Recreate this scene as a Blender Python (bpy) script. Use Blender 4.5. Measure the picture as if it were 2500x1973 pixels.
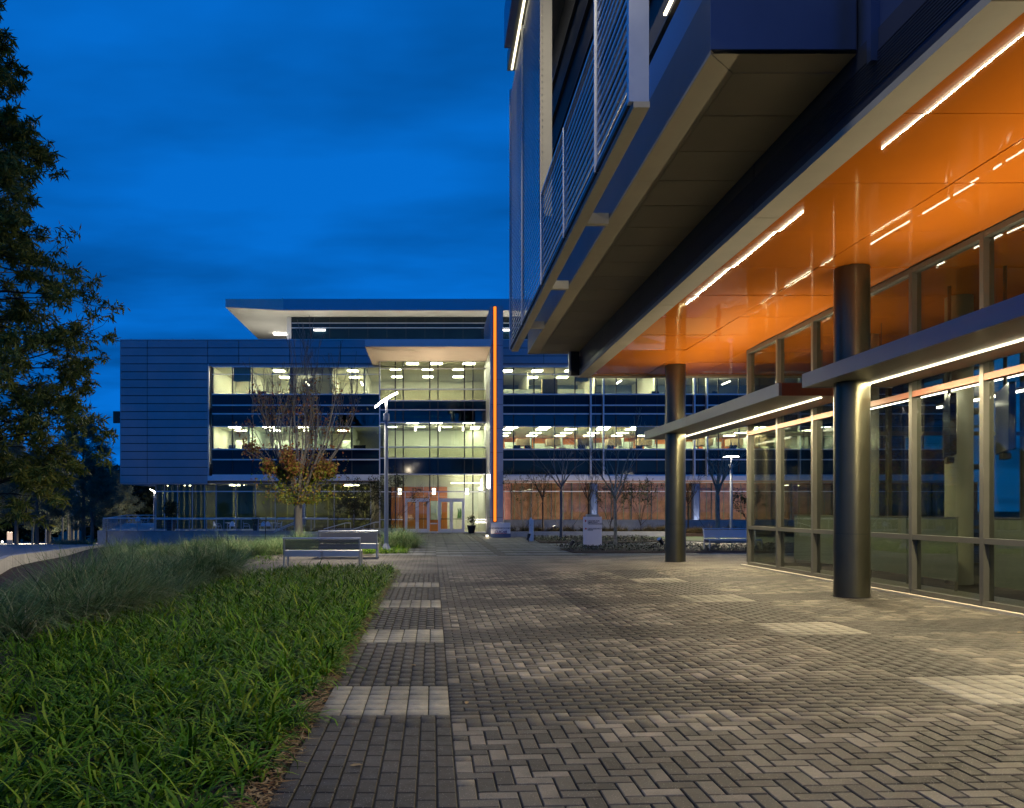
import bpy, math, random
import numpy as np
from mathutils import Vector, Matrix
for o in list(bpy.data.objects): bpy.data.objects.remove(o)
scene = bpy.context.scene
COL = scene.collection
rnd = random.Random(7)
R = math.radians

# ------------------------------------------------------------------ camera
F, VX, VY, EYE = 1970.0, 1057.0, 1243.0, 1.65      # focal length and vanishing point measured on the 2500 px photograph
cam_d = bpy.data.cameras.new('camera'); cam = bpy.data.objects.new('camera', cam_d); COL.objects.link(cam)
cam.location = (0, 0, EYE); cam.rotation_euler = (R(90), 0, 0)
cam_d.sensor_fit = 'HORIZONTAL'; cam_d.sensor_width = 36; cam_d.lens = F/2500*36
cam_d.shift_x = (1250-VX)/2500; cam_d.shift_y = (VY-986.5)/2500
cam_d.clip_start = .1; cam_d.clip_end = 5000
scene.camera = cam

# ------------------------------------------------------------------ dusk sky
world = bpy.data.worlds.new('World'); scene.world = world; world.use_nodes = True
nt = world.node_tree; nt.nodes.clear()
def N(t, k, **kw):
    n = t.nodes.new(k)
    for a, b in kw.items(): setattr(n, a, b)
    return n
sky = N(nt, 'ShaderNodeTexSky', sky_type='NISHITA'); sky.sun_disc = False
sky.sun_elevation = R(2.0); sky.sun_rotation = R(200); sky.ozone_density = 3.0; sky.air_density = 1.0; sky.dust_density = 0.3
tc = N(nt, 'ShaderNodeTexCoord')
sep = N(nt, 'ShaderNodeSeparateXYZ'); nt.links.new(tc.outputs['Generated'], sep.inputs[0])
az = N(nt, 'ShaderNodeMath', operation='ADD'); az.inputs[1].default_value = .12; nt.links.new(sep.outputs[2], az.inputs[0])
mx = N(nt, 'ShaderNodeMath', operation='MAXIMUM'); mx.inputs[1].default_value = .05; nt.links.new(az.outputs[0], mx.inputs[0])
dx = N(nt, 'ShaderNodeMath', operation='DIVIDE'); nt.links.new(sep.outputs[0], dx.inputs[0]); nt.links.new(mx.outputs[0], dx.inputs[1])
dy = N(nt, 'ShaderNodeMath', operation='DIVIDE'); nt.links.new(sep.outputs[1], dy.inputs[0]); nt.links.new(mx.outputs[0], dy.inputs[1])
cb = N(nt, 'ShaderNodeCombineXYZ'); nt.links.new(dx.outputs[0], cb.inputs[0]); nt.links.new(dy.outputs[0], cb.inputs[1])
cn = N(nt, 'ShaderNodeTexNoise'); cn.inputs['Scale'].default_value = 1.0; cn.inputs['Detail'].default_value = 5; cn.inputs['Roughness'].default_value = .5
mp0 = N(nt, 'ShaderNodeMapping'); mp0.inputs['Scale'].default_value = (.75, 1.35, 1); mp0.inputs['Location'].default_value = (1.7, .6, 0); nt.links.new(cb.outputs[0], mp0.inputs[0]); nt.links.new(mp0.outputs[0], cn.inputs['Vector'])
cr = N(nt, 'ShaderNodeMapRange'); cr.inputs[1].default_value = .36; cr.inputs[2].default_value = .62; cr.inputs[3].default_value = .46; cr.inputs[4].default_value = 1.16
nt.links.new(cn.outputs[0], cr.inputs[0])
bw = N(nt, 'ShaderNodeRGBToBW'); nt.links.new(sky.outputs[0], bw.inputs[0])
pw = N(nt, 'ShaderNodeMath', operation='POWER'); pw.inputs[1].default_value = .12; nt.links.new(bw.outputs[0], pw.inputs[0])
hs = N(nt, 'ShaderNodeMix', data_type='RGBA', blend_type='MULTIPLY'); hs.inputs[0].default_value = 1
hs.inputs[7].default_value = (.001, .112, .47, 1)
nt.links.new(pw.outputs[0], hs.inputs[6])
cm = N(nt, 'ShaderNodeMix', data_type='RGBA', blend_type='MULTIPLY'); cm.inputs[0].default_value = 1
nt.links.new(hs.outputs[2], cm.inputs[6]); nt.links.new(cr.outputs[0], cm.inputs[7])
bg = N(nt, 'ShaderNodeBackground'); bg.inputs[1].default_value = .15
nt.links.new(cm.outputs[2], bg.inputs[0])
wo = N(nt, 'ShaderNodeOutputWorld'); nt.links.new(bg.outputs[0], wo.inputs[0])

vs = scene.view_settings; vs.view_transform = 'Standard'; vs.look = 'None'; vs.exposure = 3.0;   # long dusk exposure
KL = 1/8                                   # lamp strengths below are written for exposure 0
vs.gamma = 1; vs.use_curve_mapping = False
cy = scene.cycles
cy.use_denoising = True; cy.max_bounces = 6; cy.diffuse_bounces = 3; cy.glossy_bounces = 4; cy.transmission_bounces = 4; cy.transparent_max_bounces = 24
cy.sample_clamp_indirect = 4.0; cy.caustics_reflective = False; cy.caustics_refractive = False; cy.blur_glossy = .5

# ------------------------------------------------------------------ pixel -> place
def sm(t): t = min(1, max(0, t)); return t*t*(3-2*t)
def zg(x, y):                                    # plaza rises 2 % towards the near building (drainage fall)
    if x < .14: return 0.0
    return .02*min(x-.14, 11)*(1-sm((y-23)/8))
def P(px, py, Y): return ((px-VX)*Y/F, Y, EYE-(py-VY)*Y/F)
def fx(px, Y=58.0): return (px-VX)*Y/F
def fz(py, Y=58.0): return EYE-(py-VY)*Y/F
def G(px, py, z=None):
    Y = F*EYE/(py-VY)
    for _ in range(30):
        zz = zg((px-VX)*Y/F, Y) if z is None else z
        Y = (EYE-zz)*F/(py-VY)
    return ((px-VX)*Y/F, Y, EYE-(py-VY)*Y/F)

# ------------------------------------------------------------------ object helpers
def thing(name, label, cat, loc=(0, 0, 0), rz=0, group=None):
    o = bpy.data.objects.new(name, None); COL.objects.link(o); o.empty_display_size = .2
    o.location = loc; o.rotation_euler = (0, 0, rz); o['label'] = label; o['category'] = cat
    if group: o['group'] = group
    return o
def tag(o, label, cat, group=None):
    o['label'] = label; o['category'] = cat
    if group: o['group'] = group
    return o
def struct(o): o['kind'] = 'structure'; return o
def stuff(o): o['kind'] = 'stuff'; return o
def link(name, me, parent=None, local=False):
    o = bpy.data.objects.new(name, me); COL.objects.link(o)
    if parent is not None:
        o.parent = parent
        if not local:
            l = Vector(); q = parent
            while q is not None: l += Vector(q.location); q = q.parent
            o.location = -l
    return o
def copy_tree(o, loc=None, rz=None, parent=None):
    c = o.copy(); COL.objects.link(c)
    if parent is not None: c.parent = parent
    if loc is not None: c.location = loc
    if rz is not None: c.rotation_euler = (0, 0, rz)
    for ch in list(o.children): copy_tree(ch, parent=c)
    return c
class MB:
    def __init__(s): s.v = []; s.f = []
    def add(s, vs, fs):
        b = len(s.v); s.v += [tuple(p) for p in vs]; s.f += [tuple(b+i for i in f) for f in fs]; return s
    def box(s, x0, x1, y0, y1, z0, z1):
        v = [(x0,y0,z0),(x1,y0,z0),(x1,y1,z0),(x0,y1,z0),(x0,y0,z1),(x1,y0,z1),(x1,y1,z1),(x0,y1,z1)]
        return s.add(v, [(0,3,2,1),(4,5,6,7),(0,1,5,4),(1,2,6,5),(2,3,7,6),(3,0,4,7)])
    def bbox(s, x0, x1, y0, y1, z0, z1, b=.01):   # box with chamfered edges
        xs = (x0, x0+b, x1-b, x1); out = []
        V = []; idx = {}
        def vid(p):
            if p not in idx: idx[p] = len(V); V.append(p)
            return idx[p]
        X = ((x0, x0+b), (x1, x1-b)); Yy = ((y0, y0+b), (y1, y1-b)); Z = ((z0, z0+b), (z1, z1-b))
        def c(i, j, k, ax):
            return (X[i][0 if ax == 0 else 1], Yy[j][0 if ax == 1 else 1], Z[k][0 if ax == 2 else 1])
        fs = []
        for ax in range(3):
            for sd in (0, 1):
                q = []
                for (a, d) in ((0,0),(1,0),(1,1),(0,1)):
                    ijk = [0,0,0]; ijk[ax] = sd; ijk[(ax+1)%3] = a; ijk[(ax+2)%3] = d
                    q.append(vid(c(*ijk, ax)))
                fs.append(q if sd else q[::-1])
        for ax in range(3):
            for a in (0,1):
                for d in (0,1):
                    i0 = [0,0,0]; i0[(ax+1)%3] = a; i0[(ax+2)%3] = d; i1 = list(i0); i1[ax] = 1
                    A, B = (ax+1)%3, (ax+2)%3
                    q = [vid(c(*i0, A)), vid(c(*i1, A)), vid(c(*i1, B)), vid(c(*i0, B))]
                    fs.append(q if (a == d) else q[::-1])
        for i in (0,1):
            for j in (0,1):
                for k in (0,1):
                    q = [vid(c(i,j,k,0)), vid(c(i,j,k,1)), vid(c(i,j,k,2))]
                    fs.append(q if (i+j+k) % 2 else q[::-1])
        return s.add(V, fs)
    def prism(s, poly, z0, z1):
        n = len(poly); v = [(x, y, z0) for x, y in poly]+[(x, y, z1) for x, y in poly]
        return s.add(v, [tuple(range(n))[::-1], tuple(range(n, 2*n))]+[(i, (i+1)%n, n+(i+1)%n, n+i) for i in range(n)])
    def prism_y(s, poly, y0, y1):                # polygon in x,z
        n = len(poly); v = [(x, y0, z) for x, z in poly]+[(x, y1, z) for x, z in poly]
        return s.add(v, [tuple(range(n)), tuple(range(n, 2*n))[::-1]]+[(i, n+i, n+(i+1)%n, (i+1)%n) for i in range(n)])
    def prism_x(s, poly, x0, x1):                # polygon in y,z
        n = len(poly); v = [(x0, y, z) for y, z in poly]+[(x1, y, z) for y, z in poly]
        return s.add(v, [tuple(range(n))[::-1], tuple(range(n, 2*n))]+[(i, (i+1)%n, n+(i+1)%n, n+i) for i in range(n)])
    def tube(s, pts, rad, n=8, caps=True):
        pts = [Vector(p) for p in pts]
        if not hasattr(rad, '__len__'): rad = [rad]*len(pts)
        b = len(s.v); d = (pts[1]-pts[0]).normalized()
        u = d.orthogonal().normalized()
        for i, p in enumerate(pts):
            if i == 0: t = pts[1]-pts[0]
            elif i == len(pts)-1: t = pts[-1]-pts[-2]
            else: t = pts[i+1]-pts[i-1]
            t = t.normalized(); u = (u-t*u.dot(t))
            u = u.normalized() if u.length > 1e-6 else t.orthogonal().normalized()
            w = t.cross(u)
            for k in range(n):
                a = 2*math.pi*k/n; s.v.append(tuple(p+(u*math.cos(a)+w*math.sin(a))*rad[i]))
        for i in range(len(pts)-1):
            for k in range(n):
                a = b+i*n+k; c = b+i*n+(k+1)%n
                s.f.append((a, c, c+n, a+n))
        if caps:
            s.f.append(tuple(b+k for k in range(n))[::-1]); e = b+(len(pts)-1)*n; s.f.append(tuple(e+k for k in range(n)))
        return s
    def cyl(s, x, y, z0, z1, r, n=24, r2=None): return s.tube([(x, y, z0), (x, y, z1)], [r, r if r2 is None else r2], n)
    def quad(s, a, b, c, d): return s.add([a, b, c, d], [(0, 1, 2, 3)])
    def mesh(s, name, mat=None, smooth=False):
        me = bpy.data.meshes.new(name); me.from_pydata(s.v, [], s.f); me.update()
        if mat: me.materials.append(mat)
        if smooth:
            for p in me.polygons: p.use_smooth = True
            try: me.set_sharp_from_angle(angle=R(40))
            except Exception: pass
        return me
    def build(s, name, mat=None, parent=None, smooth=False, local=False):
        return link(name, s.mesh(name, mat, smooth), parent, local)
def box(name, mat, parent, x0, x1, y0, y1, z0, z1, b=0):
    m = MB(); (m.bbox(x0, x1, y0, y1, z0, z1, b) if b else m.box(x0, x1, y0, y1, z0, z1))
    return m.build(name, mat, parent)
def np_mesh(name, V, Q, mat=None, smooth=False, tri=False):
    k = 3 if tri else 4
    me = bpy.data.meshes.new(name); V = np.asarray(V, np.float32); Q = np.asarray(Q, np.int32)
    me.vertices.add(len(V)); me.vertices.foreach_set('co', V.ravel())
    me.loops.add(Q.size); me.loops.foreach_set('vertex_index', Q.ravel())
    me.polygons.add(len(Q)); me.polygons.foreach_set('loop_start', np.arange(0, Q.size, k, dtype=np.int32))
    try: me.polygons.foreach_set('loop_total', np.full(len(Q), k, np.int32))
    except Exception: pass
    if smooth: me.polygons.foreach_set('use_smooth', np.ones(len(Q), bool))
    me.update(calc_edges=True); me.validate()
    if mat: me.materials.append(mat)
    return me

# ------------------------------------------------------------------ materials
def mat(name, col, rough=.6, metal=0.0, var=.12, scale=3.0, bump=0.0, bscale=40.0, spec=.5, col2=None, coat=0.0, objvar=0.0, stretch=None):
    m = bpy.data.materials.new(name); m.use_nodes = True; t = m.node_tree; b = t.nodes['Principled BSDF']
    b.inputs['Roughness'].default_value = rough; b.inputs['Metallic'].default_value = metal; b.inputs['Specular IOR Level'].default_value = spec
    if coat: b.inputs['Coat Weight'].default_value = coat; b.inputs['Coat Roughness'].default_value = .05
    c = N(t, 'ShaderNodeTexCoord'); g = N(t, 'ShaderNodeNewGeometry')
    vec = g.outputs['Position']
    if stretch:
        mp = N(t, 'ShaderNodeMapping'); mp.inputs['Scale'].default_value = stretch; t.links.new(vec, mp.inputs[0]); vec = mp.outputs[0]
    n = N(t, 'ShaderNodeTexNoise'); n.inputs['Scale'].default_value = scale; n.inputs['Detail'].default_value = 6; n.inputs['Roughness'].default_value = .6
    t.links.new(vec, n.inputs['Vector'])
    rmp = N(t, 'ShaderNodeMapRange'); rmp.inputs[1].default_value = .3; rmp.inputs[2].default_value = .7; t.links.new(n.outputs[0], rmp.inputs[0])
    mix = N(t, 'ShaderNodeMix', data_type='RGBA'); t.links.new(rmp.outputs[0], mix.inputs[0])
    c2 = col2 or tuple(min(1, x*(1+var)) for x in col); c1 = col if col2 else tuple(x*(1-var) for x in col)
    mix.inputs[6].default_value = (*c1, 1); mix.inputs[7].default_value = (*c2, 1); out = mix.outputs[2]
    if objvar:
        oi = N(t, 'ShaderNodeObjectInfo'); r2 = N(t, 'ShaderNodeMapRange'); r2.inputs[3].default_value = 1-objvar; r2.inputs[4].default_value = 1+objvar
        t.links.new(oi.outputs['Random'], r2.inputs[0]); mm = N(t, 'ShaderNodeMix', data_type='RGBA', blend_type='MULTIPLY'); mm.inputs[0].default_value = 1
        t.links.new(out, mm.inputs[6]); t.links.new(r2.outputs[0], mm.inputs[7]); out = mm.outputs[2]
    t.links.new(out, b.inputs['Base Color'])
    if rough > .05:
        rr = N(t, 'ShaderNodeMapRange'); rr.inputs[3].default_value = rough*.85; rr.inputs[4].default_value = min(1, rough*1.15)
        t.links.new(n.outputs[0], rr.inputs[0]); t.links.new(rr.outputs[0], b.inputs['Roughness'])
    if bump:
        n2 = N(t, 'ShaderNodeTexNoise'); n2.inputs['Scale'].default_value = bscale; n2.inputs['Detail'].default_value = 4; t.links.new(vec, n2.inputs['Vector'])
        bp = N(t, 'ShaderNodeBump'); bp.inputs['Strength'].default_value = bump; bp.inputs['Distance'].default_value = .02
        t.links.new(n2.outputs[0], bp.inputs['Height']); t.links.new(bp.outputs[0], b.inputs['Normal'])
    return m
def emit(name, col, s):
    m = bpy.data.materials.new(name); m.use_nodes = True; b = m.node_tree.nodes['Principled BSDF']
    b.inputs['Base Color'].default_value = (.04, .04, .04, 1); b.inputs['Emission Color'].default_value = (*col, 1); b.inputs['Emission Strength'].default_value = s*KL
    return m
def glass(name, tint=(.8, .85, .82), refl=1.0, rough=0.0, bump=0.0):
    m = bpy.data.materials.new(name); m.use_nodes = True; t = m.node_tree; t.nodes.clear()
    o = N(t, 'ShaderNodeOutputMaterial'); mx = N(t, 'ShaderNodeMixShader'); tr = N(t, 'ShaderNodeBsdfTransparent'); gl = N(t, 'ShaderNodeBsdfGlossy')
    tr.inputs[0].default_value = (*tint, 1); gl.inputs['Roughness'].default_value = rough; gl.inputs['Color'].default_value = (1, 1, 1, 1)
    lw = N(t, 'ShaderNodeLayerWeight'); lw.inputs[0].default_value = .5; p5 = N(t, 'ShaderNodeMath', operation='POWER'); p5.inputs[1].default_value = 5; t.links.new(lw.outputs['Facing'], p5.inputs[0])
    mu = N(t, 'ShaderNodeMath', operation='MULTIPLY_ADD'); mu.inputs[1].default_value = .9*refl; mu.inputs[2].default_value = .04*refl; mu.use_clamp = True
    t.links.new(p5.outputs[0], mu.inputs[0]); t.links.new(mu.outputs[0], mx.inputs[0]); t.links.new(tr.outputs[0], mx.inputs[1]); t.links.new(gl.outputs[0], mx.inputs[2])
    if bump:
        g = N(t, 'ShaderNodeNewGeometry'); n2 = N(t, 'ShaderNodeTexNoise'); n2.inputs['Scale'].default_value = .5; n2.inputs['Detail'].default_value = 1
        t.links.new(g.outputs['Position'], n2.inputs['Vector']); bp = N(t, 'ShaderNodeBump'); bp.inputs['Strength'].default_value = bump; bp.inputs['Distance'].default_value = .02
        t.links.new(n2.outputs[0], bp.inputs['Height']); t.links.new(bp.outputs[0], gl.inputs['Normal'])
    t.links.new(mx.outputs[0], o.inputs[0])
    return m
def leaf_mat(name, cols, rough=.55, trans=.25, spec=.22):
    m = bpy.data.materials.new(name); m.use_nodes = True; t = m.node_tree; b = t.nodes['Principled BSDF']; out = t.nodes['Material Output']
    g = N(t, 'ShaderNodeNewGeometry'); r = N(t, 'ShaderNodeValToRGB'); r.color_ramp.interpolation = 'LINEAR'
    e = r.color_ramp.elements
    while len(e) < len(cols): e.new(.5)
    for i, c in enumerate(cols): e[i].position = i/(len(cols)-1); e[i].color = (*c, 1)
    t.links.new(g.outputs['Random Per Island'], r.inputs[0]); t.links.new(r.outputs[0], b.inputs['Base Color'])
    b.inputs['Roughness'].default_value = rough; b.inputs['Specular IOR Level'].default_value = spec
    tl = N(t, 'ShaderNodeBsdfTranslucent'); t.links.new(r.outputs[0], tl.inputs[0])
    ms = N(t, 'ShaderNodeMixShader'); ms.inputs[0].default_value = trans
    t.links.new(b.outputs[0], ms.inputs[1]); t.links.new(tl.outputs[0], ms.inputs[2]); t.links.new(ms.outputs[0], out.inputs[0])
    return m
def area(name, loc, sx, sy, power, col, parent, rot=(0, 0, 0), spread=180):
    l = bpy.data.lights.new(name, 'AREA'); l.shape = 'RECTANGLE'; l.size = sx; l.size_y = sy; l.energy = power*KL; l.color = col; l.spread = R(spread)
    o = bpy.data.objects.new(name, l); COL.objects.link(o); o.rotation_euler = rot
    if parent is not None: o.parent = parent; o.location = Vector(loc)-Vector(parent.location)
    else: o.location = loc
    return o
def point(name, loc, power, col, parent, r=.05, spot=None, rot=(0, 0, 0)):
    l = bpy.data.lights.new(name, 'SPOT' if spot else 'POINT'); l.energy = power*KL; l.color = col; l.shadow_soft_size = r
    if spot: l.spot_size = R(spot); l.spot_blend = .6
    o = bpy.data.objects.new(name, l); COL.objects.link(o); o.rotation_euler = rot
    if parent is not None: o.parent = parent; o.location = Vector(loc)-Vector(parent.location)
    else: o.location = loc
    return o
def text_mesh(s, size, bold=0.0, align='LEFT', shear=0.0):
    c = bpy.data.curves.new('lettering', 'FONT'); c.body = s; c.size = size; c.align_x = align; c.offset = bold; c.extrude = .001; c.shear = shear; c.space_line = .82
    o = bpy.data.objects.new('lettering', c); COL.objects.link(o)
    bpy.context.view_layer.update()
    me = bpy.data.meshes.new_from_object(o.evaluated_get(bpy.context.evaluated_depsgraph_get())); bpy.data.objects.remove(o); bpy.data.curves.remove(c)
    return me

M = {}
M['navy'] = mat('navy metal panel', (.30, .31, .34), .42, .75, .06, .8, objvar=.06)
M['navy_dark'] = mat('dark blue painted metal', (.09, .135, .25), .32, .7, .06, 1.2, bump=.05, bscale=90)
M['silver'] = mat('silver aluminium', (.62, .63, .66), .38, .75, .05, 2)
M['silver_dull'] = mat('brushed aluminium frame', (.34, .35, .36), .42, .7, .06, 2)
M['black'] = mat('black gasket', (.012, .012, .014), .5)
M['beige'] = mat('beige metal soffit', (.40, .37, .31), .6, .0, .10, 1.4, bump=.05, bscale=60)
M['tan'] = mat('warm grey soffit panel', (.32, .285, .22), .6, .0, .08, 1.2, bump=.03, bscale=70, objvar=.05)
M['white'] = mat('white painted metal', (.70, .70, .70), .45, .0, .04, 2)
M['concrete'] = mat('concrete', (.30, .31, .31), .85, 0, .18, 2.2, bump=.25, bscale=25)
M['concrete_wall'] = mat('stained concrete', (.40, .39, .37), .85, 0, .3, 1.6, bump=.3, bscale=20, stretch=(3, 3, .6))
M['grey_metal'] = mat('lilac grey metal cladding', (.42, .41, .43), .5, .4, .05, 1.5, objvar=.05)
M['olive'] = mat('bronze column cladding', (.12, .115, .08), .30, .85, .05, 3)
M['orange_pole'] = emit('orange light strip', (1, .20, .007), 1.9)
M['led_dim'] = emit('roof light strip', (1, .90, .62), 4.0)
M['led'] = emit('warm light strip', (1, .86, .56), 6.0)
M['lamp'] = emit('cool white lamp', (1, .93, .82), 14.0)
M['ceil_light'] = emit('ceiling light panel', (1, .95, .74), 80.0)
M['blade'] = emit('lamp blade', (1, .90, .74), 60.0)
M['dim_light'] = emit('dim light panel', (1, .93, .76), 20.0)
# ================================================================== GROUND AND PAVING
def road_z(y):
    pts = [(-60, .0), (24, 0), (30, -.06), (52, -.67), (75, -1.6), (112, -3.2), (180, -5.0), (2000, -5.2)]
    for (a, za), (b, zb) in zip(pts, pts[1:]):
        if y <= b: return za+(zb-za)*max(0, (y-a))/(b-a)
    return -5.2
WALL = [(-12.9, 1.0), (-12.7, 14.0), (-12.9, 22.6), (-13.95, 26.0), (-15.1, 28.9), (-18.0, 40.0), (-21.1, 51.7)]     # low retaining wall, road side
def wall_x(y):
    if y <= WALL[0][1]: return WALL[0][0]-(WALL[0][1]-y)*.1
    for (xa, ya), (xb, yb) in zip(WALL, WALL[1:]):
        if y <= yb: return xa+(xb-xa)*(y-ya)/(yb-ya)
    return WALL[-1][0]-(y-WALL[-1][1])*.33
def bed_z(x, y):
    wx = wall_x(y); t = min(1, max(0, (x+.92)/(wx+.92)))
    return -.03 - (.42+.012*max(0, y-28))*sm(t) + .03*math.sin(x*1.7+y*.9)*min(1, -x*.4-.4)
def ground_z(x, y):
    if x > wall_x(y)+.02 and x < -.9 and y < 53: return -.8
    if x > -22 and y < 140: return -.10 if x <= .14 else zg(x, y)-.10
    wx = wall_x(y)
    return road_z(y)-.10-.012*max(0, -30-x)
gm = mat('earth', (.030, .040, .026), .95, 0, .35, .6, bump=.4, bscale=8)
xs = list(np.arange(-60, 40.1, 2.0)); ys = list(np.arange(-20, 140.1, 4.0))
xs = [-1500, -700, -350, -180, -110, -80]+xs+[50, 80, 140, 300, 700, 1500]; ys = [-300, -120, -50]+ys+[160, 200, 280, 400, 700, 1400, 2500]
V = [(x, y, ground_z(x, y)-(.9 if (-24 < x < 0 and -2 < y < 54) else 0)) for y in ys for x in xs]; n = len(xs)
Q = [(j*n+i, j*n+i+1, (j+1)*n+i+1, (j+1)*n+i) for j in range(len(ys)-1) for i in range(n-1)]
struct(link('ground', np_mesh('ground', V, Q, gm)))

# joint sand under the pavers
sand = mat('joint sand', (.014, .012, .010), .95, 0, .3, 30)
def sheet(name, x0, x1, y0, y1, dz, m, nx=12, ny=24, f=zg):
    V = []; Q = []
    for j in range(ny+1):
        for i in range(nx+1):
            x = x0+(x1-x0)*i/nx; y = y0+(y1-y0)*j/ny; V.append((x, y, f(x, y)+dz))
    for j in range(ny):
        for i in range(nx): a = j*(nx+1)+i; Q.append((a, a+1, a+nx+2, a+nx+1))
    return link(name, np_mesh(name, V, Q, m))
W = .118; X0 = .14
pave = struct(sheet('pavement', -6.2, 24, 1.0, 56.3, -.018, sand, 60, 90))

def paver_mat(name, source):
    m = bpy.data.materials.new(name); m.use_nodes = True; t = m.node_tree; b = t.nodes['Principled BSDF']
    if source == 'attr':
        a = N(t, 'ShaderNodeAttribute'); a.attribute_name = 'tone'; col = a.outputs['Color']
    else:
        a = N(t, 'ShaderNodeObjectInfo'); col = a.outputs['Color']
    g = N(t, 'ShaderNodeNewGeometry')
    n1 = N(t, 'ShaderNodeTexNoise'); n1.inputs['Scale'].default_value = 9; n1.inputs['Detail'].default_value = 6; n1.inputs['Roughness'].default_value = .7
    n2 = N(t, 'ShaderNodeTexNoise'); n2.inputs['Scale'].default_value = 160; n2.inputs['Detail'].default_value = 2
    n3 = N(t, 'ShaderNodeTexNoise'); n3.inputs['Scale'].default_value = .7; n3.inputs['Detail'].default_value = 5
    for q in (n1, n2, n3): t.links.new(g.outputs['Position'], q.inputs['Vector'])
    def mr(src, a0, a1, b0, b1):
        r = N(t, 'ShaderNodeMapRange'); r.inputs[1].default_value = a0; r.inputs[2].default_value = a1; r.inputs[3].default_value = b0; r.inputs[4].default_value = b1
        t.links.new(src, r.inputs[0]); return r.outputs[0]
    def mul(a_, b_):
        x = N(t, 'ShaderNodeMix', data_type='RGBA', blend_type='MULTIPLY'); x.inputs[0].default_value = 1; t.links.new(a_, x.inputs[6]); t.links.new(b_, x.inputs[7]); return x.outputs[2]
    c = mul(mul(mul(col, mr(n1.outputs[0], .3, .7, .5, 1.3)), mr(n2.outputs[0], .35, .65, .8, 1.2)), mr(n3.outputs[0], .36, .64, .45, 1.18))
    sp = N(t, 'ShaderNodeTexVoronoi'); sp.inputs['Scale'].default_value = 55; t.links.new(g.outputs['Position'], sp.inputs['Vector'])
    spm = N(t, 'ShaderNodeMix', data_type='RGBA'); t.links.new(mr(sp.outputs['Distance'], .10, .16, 1, 0), spm.inputs[0]); t.links.new(c, spm.inputs[6]); spm.inputs[7].default_value = (.28, .26, .24, 1)
    t.links.new(spm.outputs[2], b.inputs['Base Color'])
    b.inputs['Roughness'].default_value = .72; b.inputs['Specular IOR Level'].default_value = .4
    t.links.new(mr(n1.outputs[0], .3, .7, .5, .85), b.inputs['Roughness'])
    bp = N(t, 'ShaderNodeBump'); bp.inputs['Strength'].default_value = .5; bp.inputs['Distance'].default_value = .004
    t.links.new(n2.outputs[0], bp.inputs['Height']); t.links.new(bp.outputs[0], b.inputs['Normal'])
    return m
M['paver_attr'] = paver_mat('concrete paver', 'attr'); M['paver_obj'] = paver_mat('single concrete paver', 'obj')
prnd = random.Random(3)
def tone(kind):
    v = prnd.uniform(-1, 1)
    if kind == 'dark': b = .036+.012*v; c = (1, .86, .74)
    elif kind == 'light': b = .24+.03*v; c = (1, .93, .77)
    elif kind == 'mid': b = .13+.02*v; c = (1, .88, .74)
    else:
        u = prnd.random(); b = (.058+.016*v) if u < .38 else ((.108+.022*v) if u < .80 else (.19+.03*v)); c = (1, .87, .71)
    return tuple(b*k for k in c)
PV = []                                              # x0,x1,y0,y1,tone
def herring(i0, i1, y0, rows):
    used = set()
    for j in range(rows):
        for i in range(i0, i1):
            if (i, j) in used: continue
            m = (i-j) % 4
            if m == 0: cells = [(i, j), (i+1, j)]
            elif m == 1: cells = [(i-1, j), (i, j)]
            elif m == 3: cells = [(i, j), (i, j+1)]
            else: cells = [(i, j-1), (i, j)]
            cells = [c for c in cells if i0 <= c[0] < i1 and 0 <= c[1] < rows]
            used.update(cells)
            PV.append((X0+min(c[0] for c in cells)*W, X0+(max(c[0] for c in cells)+1)*W, y0+min(c[1] for c in cells)*W, y0+(max(c[1] for c in cells)+1)*W, tone('mix')))
def runx(xa, xb, y0, rows, kind, h=W, l=2*W, off=None):
    for j in range(rows):
        x = xa - (l/2 if j % 2 else 0) if off is None else xa-off
        while x < xb-.02:
            a = max(xa, x); b = min(xb, x+l)
            if b-a > .04: PV.append((a, b, y0+j*h, y0+(j+1)*h, tone(kind)))
            x += l
def strip(xa, y0, y1):                               # dark bricks laid lengthwise in columns
    for c in range(9):
        y = y0 - (W if c % 2 else 0)
        while y < y1-.02:
            a = max(y0, y); b = min(y1, y+2*W)
            if b-a > .03: PV.append((xa+c*W, xa+(c+1)*W, a, b, tone('dark')))
            y += 2*W
def squares(xa, y0):
    for r in range(6):
        for c in range(6): PV.append((xa+c*1.5*W, xa+(c+1)*1.5*W, y0+r*1.5*W, y0+(r+1)*1.5*W, tone('light')))
b0 = 6.465-30*W
for k in range(5):
    yb = b0+k*30*W
    if yb > 20.7: break
    squares(X0-9*W, yb); squares(X0+36*W, yb)
    runx(X0, X0+36*W, yb, 9, 'dark'); runx(X0+45*W, X0+70*W, yb, 9, 'dark')
    nh = 21 if yb+30*W < 20.8 else max(1, int((20.75-yb)/W)-9)
    herring(0, 36, yb+9*W, nh); herring(45, 70, yb+9*W, nh)
    strip(X0-9*W, yb+9*W, yb+(9+nh)*W); strip(X0+36*W, yb+9*W, yb+(9+nh)*W)
ytop = max(p[3] for p in PV)
rows = int((28.2-ytop)/W)
runx(X0, 12.0, ytop, rows, 'mid'); runx(-5.6, X0, ytop, rows, 'mid')
yy = ytop+rows*W
k = 0
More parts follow.
